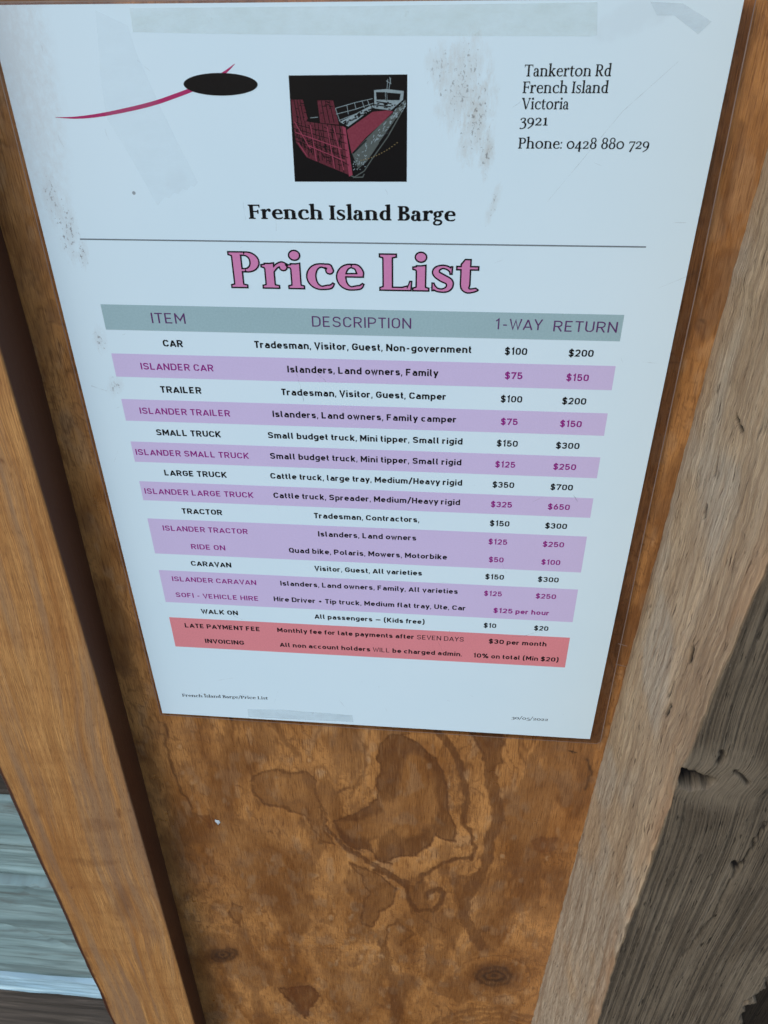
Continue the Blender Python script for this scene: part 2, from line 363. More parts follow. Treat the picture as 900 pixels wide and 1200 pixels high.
        cx = 4+T/2+17; P.arc(cx, X/2, 17.5, X/2-t/2+.8, 90, 272, T, t, n=20)
        P.spline([(cx, X-t/2+.8, t), (cx+9, X-5, T*.62), (cx+14, X-14, T*.75), (cx+15, 27, T*.62)])
        P.poly((cx-17, 24.5), (cx+15+T*.3, 24.5), (cx+15+T*.3, 24.5+t), (cx-17, 24.5+t))
        P.spline([(cx, t/2-.8, t), (cx+8, t*.5+.6, t*1.25), (cx+14.5, 5.5, t*1.05), (cx+19, 11.5, t*.5)]); W = cx+22
    elif ch == 's':
        k = T*.86
        P.spline([(33, 40, t), (27, 45, t), (19, 46.6, t), (11, 42, k*.7), (10.5, 33.5, k*.85), (20, 25.5, k), (30, 19, k*.9), (31.5, 10, k*.75), (27, 3.5, t*1.4), (19, 1.4, t), (11, 3.3, t), (6, 9, t)], 5)
        P.poly((31.5, 33), (34.5, 33), (35, 47), (32.5, 47), (30.5, 41)); P.poly((4, 1), (6.5, 1), (9, 6), (7, 15.5), (4, 15.5)); W = 39 if not bold else 41
        if bold: P.q = [[(x*1.06, y) for x, y in q] for q in P.q]; W = 43
    elif ch == 't':
        x0 = 8+T/2; P.poly((x0-T/2, 13), (x0+T/2, 13), (x0+T/2, 61), (x0-T/2+t, 61), (x0-T/2, 52)); P.poly((1, X-t), (x0+T/2+13, X-t), (x0+T/2+13, X), (1, X))
        P.spline([(x0, 14, T), (x0+1, 6, T*.8), (x0+7, 1.6, t*1.3), (x0+T/2+10, 4, t), (x0+T/2+12, 5.5, t*.8)]); P.poly((x0-T/2, 13.5), (x0-T/2+1.2, 6), (x0+3, 2), (x0+5, 13.5)); W = x0+T/2+14
    elif ch == 'a':
        x1 = 30 if not bold else 31; stem(x1, 6, 34); P.arc(x1-13, 33, 13, X-33-t/2+.6, 0, 125, T, t, e=2)
        P.dot(9.5 if not bold else 11, 38, T*.45); P.spline([(8, 40, t*1.4), (13, 45, t), (17, 46.5, t)])
        P.arc(17, 13.5, 10.5-(1 if bold else 0), 12.2, 95, 290, T*.9, t, n=16); P.path([(16.5, 25.5, t), (x1, 29.5, t)]); P.path([(20, 2.2, t*1.2), (x1, 8.5, t*1.1)])
        P.spline([(x1, 8, T), (x1+3, 3, t*1.7), (x1+T/2+6, 3.4, t*.9)]); W = x1+T/2+8
    elif ch == 'k':
        stem(x0, 0, A); foot(x0); flag(x0, A); P.path([(x0+3, 20, t), (x0+24, X-1, t)]); head(x0+25, X, l=10, r=9, w=t/2)
        P.path([(x0+11, 27, T*.9), (x0+29, 1, T)]); foot(x0+30, l=9, r=9, w=T/2); W = x0+39
    elif ch == 'g':
        P.ring(19, 32, 12-(1 if bold else 0), 15-t/2, T*.8, t); P.path([(26, 43, t), (34, 46.5, t), (39, 46, t*1.5)]); P.dot(38.5, 44.5, T*.3)
        P.spline([(13, 19, t), (7, 13, t*1.3), (9, 7, T*.5), (19, 4, T*.62), (31, 1, T*.6), (35, -7, T*.55), (29, -15, t*1.4), (18, -18.5, t), (7, -15, t*1.5), (5, -8, t*1.4), (9, -2, t), (14, 3, t)], 5); W = 43
    elif ch == ':': P.dot(8, 5, 5.3); P.dot(8, 38, 5.3); W = 17
    elif ch == '/': P.path([(2, -15, t*1.3), (34, 80, t*1.3)]); W = 36
    elif ch == '0': P.ring(27, X/2, 20, X/2-t/2+.8, T*.85, t*1.3); W = 54
    elif ch == '1': stem(18, 0, X-1); foot(18, l=hs+2, r=hs+2); P.poly((5, X-8), (5, X-5), (18, X+1), (18+T/2, X+1), (18, X-8)); W = 36
    elif ch == '2':
        P.spline([(7, 35, t*1.3), (10, 42, t*1.2), (20, 46, t), (31, 43, T*.7), (34.5, 33.5, T*.95), (28, 22, T*.6), (16, 11, t*1.2), (7, 3, t*1.2)]); P.dot(8.5, 36, T*.4)
        P.poly((4, 0), (40, 0), (42, 13), (38.5, 13), (36, 7), (8, 7), (4, 4)); W = 46
    elif ch == '3':
        P.spline([(8, 35, t), (13, 43, t), (22, 46, t), (32, 42, T*.8), (33, 32, T*.8), (25, 23, t*1.2), (15, 20, t)]); P.dot(9.5, 37, T*.38)
        P.spline([(15, 20, t), (28, 18.5, t*1.5), (37, 8, T*.95), (34, -10, T*.8), (20, -19, t), (9, -18, t*1.4), (5, -15, t*1.5)]); W = 44
    elif ch == '4': P.poly((2, 1), (45, 1), (45, 1+t*1.3), (2, 1+t*1.3)); P.path([(31, X, t*1.2), (4, 3, t*1.2)]); stem(31, -19, X); W = 47
    elif ch == '5': P.poly((11, X), (39, X+1), (38, X-6), (11, X-6)); P.path([(13, X-2, t), (10, 17, t)]); P.spline([(9, 19, t), (20, 22, t*1.2), (34, 15, T*.8), (37, -1, T), (30, -15, T*.6), (17, -19, t), (5, -17, t*1.5)]); W = 44
    elif ch == '7': P.poly((5, X), (42, X), (42, X-4), (38, X-7), (9, X-7), (8, X-15), (5, X-15)); P.path([(39.5, X-5, t*1.1), (15, -19, T*.95)]); W = 43
    elif ch == '8': P.ring(24, 53, 13.5, 15.5, T*.75, t); P.ring(24, 19, 16, 18, T*.95, t); W = 48
    elif ch == '9': P.ring(22, 29, 15.5, 17, T*.85, t); P.spline([(37.5, 30, T*.9), (37, 12, T*.9), (29, -3, T*.6), (17, -13, t*1.2), (8, -18, t)]); W = 46
    elif ch == ' ': return [], 24
    return P.q, W

GLYPH = {}
def glyph(kind, ch, par):
    k = (kind, ch, par)
    if k not in GLYPH:
        q, adv = sans(ch, par) if kind == 'sans' else serif(ch, par)
        GLYPH[k] = (union(q) if q else ([], []), adv, q)
    return GLYPH[k]
def layout(kind, par, text, track=0):
    """text in font units -> verts, faces, total width"""
    V, F = [], []; x = 0
    for ch in text:
        (v, f), adv, _ = glyph(kind, ch, par)
        b = len(V); V += [(a+x, c) for a, c in v]; F += [tuple(b+i for i in t) for t in f]; x += adv+track
    return V, F, x-track
# ------------------------------------------------------------------ materials of the timber
def srgb(r, g, b):
    f = lambda c: ((c/255+.055)/1.055)**2.4 if c > 10 else c/255/12.92
    return (f(r), f(g), f(b))
def mat_ply():
    s = NB('varnished plywood'); uv = s.uv()
    broad = s.noise(s.map(uv, (.035, .014, 1)), 1, 4, .6, .6)
    pores = s.noise(s.map(uv, (2.2, .09, 1)), 1, 3, .6)
    fine = s.noise(s.map(uv, (5.0, .5, 1)), 1, 2, .6)
    base = s.mix(s.ramp(broad, (.36, 0.0), (.64, 1.0)), (.32, .132, .036), (.60, .290, .095))
    base = s.mix(s.math('MULTIPLY', s.attr('pale'), .75), base, (.50, .31, .16))
    dk = s.math('MULTIPLY', s.attr('dark'), s.ramp(s.noise(s.map(uv, (.9, .10, 1)), 1, 5, .7), (.25, .72), (.60, 1.0)))
    base = s.mix(s.math('MULTIPLY', dk, .93), base, (.100, .038, .016))
    base = s.mix(s.math('MULTIPLY', s.attr('red'), .6), base, (.15, .048, .016))
    base = s.mix(s.attr('knot'), base, (.045, .026, .018))
    base = s.mix(s.ramp(pores, (.34, .62), (.50, 0.0)), base, (.12, .042, .014))
    base = s.mix(s.ramp(pores, (.60, 0.0), (.72, .35)), base, (.60, .33, .14))
    base = s.mix(s.ramp(fine, (.35, .20), (.6, 0.0)), base, (.10, .04, .015))
    dirt = s.noise(s.map(uv, (.05, .05, 1)), 1, 5, .7)
    base = s.mix(s.ramp(dirt, (.48, 0.0), (.72, .35)), base, (.13, .065, .035))
    streak = s.noise(s.map(uv, (.35, .022, 1)), 1, 5, .65, .5)
    base = s.mix(s.ramp(streak, (.54, 0.0), (.70, .30)), base, (.115, .045, .020))
    base = s.mix(s.ramp(streak, (.28, .28), (.42, 0.0)), base, (.44, .25, .115))
    h = s.math('ADD', s.math('MULTIPLY', pores, .6), s.math('MULTIPLY', s.attr('dark'), -.25))
    h = s.math('ADD', h, s.math('MULTIPLY', s.noise(s.map(uv, (.12, .07, 1)), 1, 3), 1.2))
    return s.done(base, s.ramp(dirt, (.3, .26), (.7, .48)), s.bump(h, .0004, .7), .45)
def mat_batten():
    s = NB('smooth varnished pine'); uv = s.uv()
    band = s.noise(s.map(uv, (.16, .006, 1)), 1, 4, .55, .5)
    fine = s.noise(s.map(uv, (2.6, .028, 1)), 1, 5, .7)
    pore = s.noise(s.map(uv, (4.0, .18, 1)), 1, 2, .6)
    cross = s.noise(s.map(uv, (.012, .05, 1)), 1, 3, .5)
    c = s.mix(s.ramp(band, (.34, 0.0), (.62, 1.0)), (.44, .195, .056), (.64, .335, .115))
    c = s.mix(s.ramp(fine, (.42, .6), (.62, 0.0)), c, (.19, .088, .033))
    c = s.mix(s.ramp(fine, (.60, 0.0), (.74, .3)), c, (.66, .40, .18))
    c = s.mix(s.ramp(cross, (.5, 0.0), (.68, .35)), c, (.26, .105, .035))
    gr = s.noise(s.map(uv, (.09, .004, 1)), 1, 4, .6, .4)
    c = s.mix(s.ramp(gr, (.50, 0.0), (.62, .6)), c, (.25, .165, .105))
    c = s.mix(s.ramp(pore, (.32, .6), (.44, 0.0)), c, (.13, .05, .018))
    mott = s.noise(s.map(uv, (.30, .10, 1)), 1, 5, .7)
    c = s.mix(s.ramp(mott, (.52, 0.0), (.70, .4)), c, (.24, .11, .045))
    c = s.mix(s.math('MULTIPLY', s.attr('knot'), .8), c, (.15, .058, .024))
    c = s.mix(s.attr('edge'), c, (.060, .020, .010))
    c = s.mix(s.attr('side'), c, (.095, .040, .022))  # shade on the right side face, put into the colour
    h = s.math('ADD', s.math('MULTIPLY', fine, .8), s.math('MULTIPLY', pore, .3))
    return s.done(c, s.ramp(fine, (.3, .42), (.7, .62)), s.bump(h, .00022, .7), .3)
def mat_post():
    s = NB('weathered rough sawn timber'); uv = s.uv(); side = s.attr('front')
    ring = s.noise(s.map(uv, (1.05, .004, 1)), 1, 3, .5, .1)
    fib = s.noise(s.map(uv, (1.7, .045, 1)), 1, 6, .75, .25)
    fuzz = s.noise(s.map(uv, (3.0, .30, 1)), 1, 3, .7)
    fiss = s.noise(s.map(uv, (1.1, .085, 1), (0, 0, .06)), 1, 4, .65, .2)
    patch = s.noise(s.map(uv, (.05, .018, 1)), 1, 4, .6, .4)
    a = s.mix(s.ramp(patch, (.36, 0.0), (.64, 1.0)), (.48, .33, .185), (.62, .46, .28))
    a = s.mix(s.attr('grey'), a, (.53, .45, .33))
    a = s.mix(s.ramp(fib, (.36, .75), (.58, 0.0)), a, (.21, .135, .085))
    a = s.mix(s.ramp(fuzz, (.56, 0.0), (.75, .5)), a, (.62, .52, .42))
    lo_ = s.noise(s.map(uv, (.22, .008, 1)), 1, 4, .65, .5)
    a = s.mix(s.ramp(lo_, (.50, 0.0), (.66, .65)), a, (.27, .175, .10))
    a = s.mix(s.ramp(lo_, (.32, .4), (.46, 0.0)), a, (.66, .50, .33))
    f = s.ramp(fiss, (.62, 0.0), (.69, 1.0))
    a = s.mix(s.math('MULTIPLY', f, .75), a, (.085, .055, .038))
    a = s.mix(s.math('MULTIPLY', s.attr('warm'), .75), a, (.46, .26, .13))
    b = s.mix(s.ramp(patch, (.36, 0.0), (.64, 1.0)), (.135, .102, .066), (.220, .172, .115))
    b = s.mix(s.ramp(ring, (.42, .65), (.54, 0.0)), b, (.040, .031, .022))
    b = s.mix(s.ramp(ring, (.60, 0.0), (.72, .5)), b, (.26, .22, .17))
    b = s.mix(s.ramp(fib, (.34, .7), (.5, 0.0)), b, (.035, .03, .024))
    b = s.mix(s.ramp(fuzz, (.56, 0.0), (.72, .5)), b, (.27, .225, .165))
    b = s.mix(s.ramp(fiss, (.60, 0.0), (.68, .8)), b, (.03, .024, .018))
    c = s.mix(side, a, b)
    c = s.mix(s.math('MULTIPLY', s.attr('halo'), .6), c, (.30, .24, .165))
    c = s.mix(s.attr('knot'), c, (.010, .008, .007))
    h = s.math('ADD', s.math('MULTIPLY', fib, 1.0), s.math('MULTIPLY', fuzz, .35))
    h = s.math('ADD', h, s.math('MULTIPLY', f, -1.5))
    h = s.math('ADD', h, s.math('MULTIPLY', s.math('MULTIPLY', ring, side), .9))
    return s.done(c, .85, s.bump(h, .0008, 1.0), .2)
def mat_plank(name, lo, hi, dark):
    s = NB(name); o = s.obj()
    a = s.noise(s.map(o, (9, 9, 110)), 1, 3, .5, .8); b = s.noise(s.map(o, (3, 3, 22)), 1, 4, .6, .5)
    c = s.mix(s.ramp(b, (.35, 0.0), (.65, 1.0)), lo, hi)
    c = s.mix(s.ramp(a, (.38, .5), (.55, 0.0)), c, dark)
    c = s.mix(s.ramp(s.noise(s.map(o, (5, 5, 40)), 1, 5, .7, .6), (.54, 0.0), (.68, .6)), c, (.10, .085, .065))
    c = s.mix(s.ramp(a, (.62, 0.0), (.75, .6)), c, tuple(min(1, x*1.6) for x in hi))
    return s.done(c, .7, s.bump(a, .001, .7), .3)

# ------------------------------------------------------------------ plywood panel behind the price list
PW = 2.5
def build_ply():
    U, V = np.meshgrid(np.arange(-34, 238, .7), np.arange(-90, 700, .8))
    px, py = proj(U, V, np.full(U.shape, PW))
    sc = np.clip(900/(300+V), .9, 2.6)
    wx = (fbm(U/9, V/9, 5, 3)-.5)*9*sc*.8; wy = (fbm(U/9, V/9, 9, 3)-.5)*7*sc*.8
    jx = (fbm(U/1.6, V/4.5, 21, 3)-.5)*3.6; jy = (fbm(U/1.9, V/2.6, 23, 3)-.5)*3.6; qx, qy = px+wx+jx, py+wy+jy
    dark = np.zeros(U.shape); pale = np.zeros(U.shape); red = np.zeros(U.shape); knot = np.zeros(U.shape)
    inner = fbm(U/5, V/14, 83, 4)
    def z4(*p): return [(180+x/3, 830+y/3) for x, y in p]
    def z5(*p): return [(440+x/3, 830+y/3) for x, y in p]
    def fill(arr, poly, amt, soft=2.2, rim=0, rimw=3):
        soft *= 1.5; rim = max(rim, min(1, amt*1.15)) if soft < 7 else rim
        d = poly_sdf(qx, qy, poly); k = amt*(.62+.5*inner)*smooth(-soft*.5, soft*.5, d)
        if rim: k = np.maximum(k, rim*smooth(-soft*.5, 0, d)*(1-smooth(rimw*.4, rimw, d)))
        np.maximum(arr, k, out=arr)
    def vein(arr, pts, w, amt, soft=2.0):
        np.maximum(arr, amt*(1-smooth(w/2-soft/2, w/2+soft/2, line_dist(qx, qy, pts))), out=arr)
    def cut(arr, poly, keep, soft=5):
        arr *= 1-(1-keep)*smooth(-soft*.5, soft*.5, poly_sdf(qx, qy, poly))
    # natural background figure of rotary cut veneer
    f = fbm(U/16+.4*fbm(U/7, V/20, 3), V/55, 31, 4); c = np.abs(((f*9) % 1)-.5)*2
    np.maximum(dark, .55*smooth(.72, .97, c)*smooth(.42, .55, fbm(U/30, V/60, 77, 3)), out=dark)
    g2 = fbm(U/11+1.5*fbm(U/9, V/16, 43), V/24, 91, 4); c2 = np.abs(((g2*13) % 1)-.5)*2
    np.maximum(dark, .55*smooth(.86, .99, c2)*smooth(.48, .60, fbm(U/22, V/36, 17, 3)), out=dark)
    g3 = fbm(U/5, V/9, 61, 4); np.maximum(dark, .40*smooth(.58, .66, g3)*smooth(.4, .6, fbm(U/24, V/50, 19, 2)), out=dark)
    np.maximum(pale, .45*smooth(.60, .70, fbm(U/6, V/15, 101, 4)), out=pale)
    np.maximum(dark, .5*smooth(.53, .62, fbm(U/16, V/40, 51, 5)), out=dark)
    # the heart shaped patch
    heart = z4((790, 130), (830, 95), (900, 92)) + z5((80, 92), (150, 125), (210, 180), (240, 250), (262, 340), (283, 440), (280, 468), (250, 460), (215, 440), (185, 480), (140, 515), (90, 520), (40, 540)) + z4((840, 545), (800, 540), (760, 500), (700, 490), (660, 455), (640, 390), (700, 375), (795, 320), (790, 210))
    fill(dark, heart, .95, 2.5)
    cut(dark, z5((95, 190), (130, 150), (190, 200), (215, 270), (225, 360), (200, 410), (150, 440), (90, 450), (40, 400), (20, 330), (70, 330), (90, 260)), .38, 7)
    cut(dark, z4((760, 470), (790, 455), (795, 500), (775, 515)), .1, 3)
    cut(dark, z4((650, 395), (720, 400), (800, 360), (830, 330), (860, 400), (800, 450), (700, 460)), .55, 6)
    # left lobe
    fill(dark, z4((340, 250), (380, 222), (450, 215), (540, 225), (575, 265), (570, 310), (620, 390), (600, 420), (640, 480), (580, 470), (545, 400), (520, 370), (440, 350), (390, 330), (345, 290)), .62, 2, .85, 3.5)
    cut(dark, z4((430, 240), (520, 240), (540, 300), (480, 330), (420, 300)), .6, 6)
    for o_ in (0, 9): vein(dark, z4((575+o_, 330), (600+o_, 410), (660+o_, 480), (720, 520-o_), (800, 570-o_), (900, 622-o_)), 3.2, .9)
    vein(dark, z5((0, 568), (60, 592), (108, 628), (128, 690), (150, 715), (195, 712), (228, 690), (236, 655), (215, 637), (185, 648), (180, 670)), 6, .9)
    fill(dark, z5((100, 620), (140, 625), (175, 600), (170, 640), (180, 700), (210, 740), (250, 790), (200, 770), (130, 720)), .6, 3)
    fill(dark, z4((690, 540), (790, 585), (850, 640), (845, 690), (800, 720), (765, 770), (725, 760), (735, 700), (755, 655), (735, 600)), .72, 3, .9)
    # long veins right of the heart
    vein(dark, z5((215, 80), (262, 135), (300, 205), (312, 280), (320, 340), (312, 400)), 9, .85)
    vein(dark, z5((312, 400), (340, 440), (350, 490), (330, 533), (295, 530), (230, 545), (172, 580), (135, 640)), 5, .9)
    vein(dark, z5((385, 80), (415, 150), (402, 230), (428, 320), (434, 400), (398, 480), (385, 560), (330, 640), (305, 720), (335, 780), (372, 830)), 14, .8)
    fill(dark, z5((330, 85), (440, 90), (448, 190), (400, 230), (370, 150)), .8, 3)
    fill(dark, z5((270, 600), (340, 590), (320, 700), (330, 790), (280, 750), (285, 670)), .6, 4)
    fill(dark, z5((520, 610), (600, 560), (690, 560), (660, 690), (560, 750), (530, 680)), .62, 8)
    cut(dark, z5((590, 600), (615, 620), (600, 700), (575, 700)), .3, 4)
    vein(dark, z5((500, 200), (560, 210), (640, 205)), 3, .3)
    # upper band under the sheet
    fill(dark, z4((600, 100), (660, 60), (735, 60), (745, 160), (700, 240), (640, 230)), .55, 8)
    fill(dark, z4((660, 60), (720, 60), (735, 200), (690, 290), (680, 180)), .75, 5)
    vein(dark, z4((700, 60), (745, 140), (740, 230), (700, 280), (640, 300)), 4, .7)
    vein(dark, z4((420, 45), (445, 80), (470, 120), (500, 165)), 7, .6)
    fill(dark, z4((100, 60), (180, 70), (260, 200), (210, 300), (120, 250)), .38, 20)
    vein(dark, z4((35, 60), (60, 190), (95, 290), (130, 350)), 3.5, .8)
    fill(dark, z4((160, 380), (300, 400), (460, 470), (470, 600), (420, 680), (320, 640), (240, 520), (170, 480)), .5, 14)
    fill(dark, z4((250, 660), (330, 640), (500, 690), (700, 660), (560, 740), (380, 700), (300, 770)), .36, 10)
    fill(red, z4((80, 510), (260, 500), (270, 620), (200, 690), (110, 640)), .5, 18)
    fill(red, z4((160, 375), (200, 380), (235, 410), (200, 420)), .9, 3)
    fill(dark, z4((270, 680), (310, 700), (305, 770), (270, 740)), .7, 3)
    fill(dark, z4((440, 990), (540, 970), (585, 1010), (535, 1088), (500, 1050)), .9, 3); fill(red, z4((470, 985), (545, 975), (575, 1010), (535, 1080)), .7, 4)
    fill(dark, z4((820, 770), (860, 730), (900, 730), (900, 900), (840, 900), (850, 830)), .45, 7)
    vein(dark, z5((80, 750), (45, 770), (35, 830), (20, 860)), 4, .8); vein(dark, z5((70, 745), (130, 790), (90, 830)), 4, .7)
    fill(dark, z5((0, 870), (40, 880), (60, 930), (130, 940), (165, 975), (120, 1000), (90, 1110), (40, 1110), (70, 1000), (20, 930)), .75, 5)
    vein(dark, z4((800, 820), (830, 900), (840, 1000), (850, 1110)), 9, .7)
    fill(dark, z4((600, 880), (660, 920), (760, 930), (800, 1010), (740, 1110), (640, 1110), (610, 1000)), .5, 8)
    vein(dark, z5((355, 800), (370, 780), (400, 775)), 6, .8); vein(dark, z5((190, 985), (240, 1010), (320, 1020), (420, 1005)), 5, .45)
    for k in range(6): vein(dark, z5((200-20*k, 1110+20*k), (300, 1065+19*k), (440, 1055+18*k), (560, 1090+20*k)), 4, .55)
    fill(dark, z4((150, 800), (230, 790), (420, 900), (420, 950), (280, 900), (170, 900)), .55, 8)
    vein(red, z5((548, 472), (575, 462), (640, 462)), 11, .0)
    fill(red, z5((543, 470), (570, 455), (612, 458), (640, 460), (635, 492), (592, 502), (560, 490)), .85, 2.5)
    # knots
    for (kx, ky, rx, ry) in ((579, 1144, 23, 13), (262, 1119, 17, 8.5)):
        r = np.hypot((qx-kx)/rx, (qy-ky)/ry)
        np.maximum(knot, .93*(1-smooth(.75, 1.08, r))*(.72+.28*np.sin(r*16)), out=knot)
        np.maximum(dark, .75*(1-smooth(1, 1.9, r)), out=dark)
        np.maximum(dark, .6*smooth(.75, 1, np.sin(r*7.5))*(1-smooth(1.5, 3.6, r)), out=dark)
    # splits and nibbled hollows near the post
    vein(knot, [(665, 881), (671, 880), (668, 883), (675, 883)], 2.0, 1, 1.2)
    vein(knot, [(688, 890), (693, 902), (690, 912), (686, 925)], 3, .85, 3); vein(dark, [(682, 900), (680, 930), (676, 950)], 12, .6, 8)
    vein(knot, [(272, 842), (274, 844)], 3, .9, 2); vein(knot, [(628, 976), (650, 974)], 1.4, .0)
    # small pale plucked flecks
    rng = np.random.RandomState(4)
    for x, y, a_, b_, an in [(261, 939, 3, 5, .3), (295, 1031, 6, 9, .5), (368, 1024, 7, 5, 0), (375, 906, 5, 8, .2), (385, 973, 6, 3, .5), (440, 1013, 5, 8, .5), (547, 909, 7, 10, .2), (514, 963, 5, 9, -.4), (616, 946, 8, 8, 0), (586, 1036, 9, 8, .2), (504, 1049, 5, 7, 0), (471, 1089, 6, 7, -.6), (569, 1087, 6, 5, 0), (594, 1172, 14, 9, 0), (416, 1066, 4, 5, 0), (410, 1101, 5, 5, 0), (340, 1138, 4, 4, 0), (305, 1060, 3, 3, 0), (253, 910, 5, 9, .4), (541, 905, 4, 6, 0), (572, 864, 9, 9, 0), (432, 890, 5, 5, 0)] + \
            [(rng.uniform(190, 690), rng.uniform(870, 1200), rng.uniform(1.5, 4), rng.uniform(3, 7), rng.uniform(.1, .7)) for _ in range(46)]:
        dx, dy = qx-x, qy-y; ca, sa = math.cos(an), math.sin(an)
        r = np.hypot((dx*ca+dy*sa)/a_, (-dx*sa+dy*ca)/b_); np.maximum(pale, .8*(1-smooth(.3, 1.1, r)), out=pale)
        np.maximum(dark, .45*(1-smooth(0, .5, np.abs(r-1.25))), out=dark)
    # veneer along the right of the sheet
    vein(dark, [(868, 150), (862, 190), (850, 230), (845, 270)], 9, .6, 9); vein(dark, [(815, 330), (824, 345), (818, 390)], 7, .7, 7); vein(knot, [(822, 378), (824, 382)], 3, .6, 3)
    vein(dark, [(800, 610), (792, 660), (776, 690)], 14, .45, 10)
    base = world(105, 700, PW)
    W = PW+.12*dark-.05*pale
    me = grid('plywood', U, V, W, (U, V), dict(dark=dark, pale=pale, red=red, knot=knot), base)
    t = empty('plywood_panel', base, 'varnished orange brown plywood board with dark swirling figure that the price list is fixed to', 'board')
    link('veneer_face', me, mat_ply(), t)
    s = NB('plywood core edge'); o = s.obj(); m = s.done(s.mix(s.noise(s.map(o, (4, 300, 4))), (.25, .12, .05), (.42, .25, .12)), .7)
    a, b = world(-34, -90, PW+.6), world(238, 700, PW+12)
    link('core', mesh('core', [(x, y, z) for x in (a.x, b.x) for y in (a.y, b.y) for z in (a.z, b.z)], [(0, 1, 3, 2), (4, 6, 7, 5), (0, 2, 6, 4), (1, 5, 7, 3), (2, 3, 7, 6), (0, 4, 5, 1)], base=base), m, t)
    # fleck of pale paint stuck to the veneer
    c = unp(255, 963, PW); r_ = [1.5, 1.0, 1.4, .8, 1.2, 1.6, .9, 1.3]
    vv = [world(c[0]+r_[k]*math.cos(k*.785)*1.1, c[1]+r_[k]*math.sin(k*.785)*2.0, PW-.25) for k in range(8)]+[world(c[0], c[1], PW-.6)]
    s = NB('pale blue paint'); link('paint_fleck', mesh('paint_fleck', vv, [(k, (k+1) % 8, 8) for k in range(8)], base=base), s.done(s.mix(s.noise(s.obj(), 900), (.45, .55, .62), (.7, .78, .82)), .4), t)
build_ply()

# ------------------------------------------------------------------ smooth batten left of the price list
def build_batten():
    vv = np.arange(-90, 700, 1.5); FW = -18.0
    ur = np.interp(vv, [-90, 98, 254, 600, 700], [-14.5, -15.8, -17.5, -23.3, -25]); ub = np.interp(vv, [-90, 109, 267, 647, 700], [-14.8, -15.6, -19.4, -27.5, -29])
    ul = np.interp(vv, [-90, 340, 610, 700], [-85, -86.5, -85.5, -85])+(fbm(vv/30, vv*0, 3)-.5)*1.5
    prof = []                                              # (u function, w, side, edge)
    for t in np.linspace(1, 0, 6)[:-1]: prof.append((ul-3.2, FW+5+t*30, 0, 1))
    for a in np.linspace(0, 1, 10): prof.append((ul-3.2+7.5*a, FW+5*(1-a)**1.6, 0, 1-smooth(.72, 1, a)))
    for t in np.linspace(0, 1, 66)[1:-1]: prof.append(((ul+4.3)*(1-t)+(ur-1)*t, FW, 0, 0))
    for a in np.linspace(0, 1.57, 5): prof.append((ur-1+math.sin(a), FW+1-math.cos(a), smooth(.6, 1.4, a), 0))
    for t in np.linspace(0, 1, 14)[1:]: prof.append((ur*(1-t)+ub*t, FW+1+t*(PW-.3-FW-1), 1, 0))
    n = len(prof); V = np.repeat(vv[:, None], n, 1); U = np.stack([p[0] for p in prof], 1); W = np.tile([p[1] for p in prof], (len(vv), 1)).astype(float)
    side = np.tile([p[2] for p in prof], (len(vv), 1)).astype(float); edge = np.tile([p[3] for p in prof], (len(vv), 1)).astype(float)
    px, py = proj(U, V, W); knot = np.zeros(U.shape); j = (fbm(U/4, V/6, 8, 3)-.5)
    for x, y, a, b, k in ((139, 952, 3, 6, .7), (83, 1040, 2, 2, 1), (2, 539, 3, 2.5, 1), (143, 1060, 12, 22, .45), (44, 950, 6, 5, .35), (120, 968, 30, 9, .35), (110, 1010, 34, 5, .4)):
        r = np.hypot((px-x+j*8)/a, (py-y+j*8)/b); np.maximum(knot, k*(1-smooth(.5, 1.2, r)), out=knot)
    np.maximum(edge, .8*smooth(.62, .70, fbm(U/3, V/14, 66, 3))*(1-smooth(2, 7, U-ul[:, None])), out=edge)
    W = W+(fbm(U/1.5, V/40, 12, 3)-.5)*.22*(1-side)
    s_ = np.cumsum(np.concatenate([np.zeros((len(vv), 1)), np.hypot(np.diff(U, axis=1), np.diff(W, axis=1))], 1), 1)
    gx = s_+3.0*(fbm(U/60, V/160, 2, 2)-.5)*6+V*.035; base = world(-50, 700, 0)
    me = grid('batten', U, V, W, (gx, V), dict(side=side, edge=edge, knot=knot), base)
    link('timber_batten', me, mat_batten(), None, 'smooth light brown upright batten with its inner side coloured dark for shade, left of the price list', 'batten', loc=base)
build_batten()

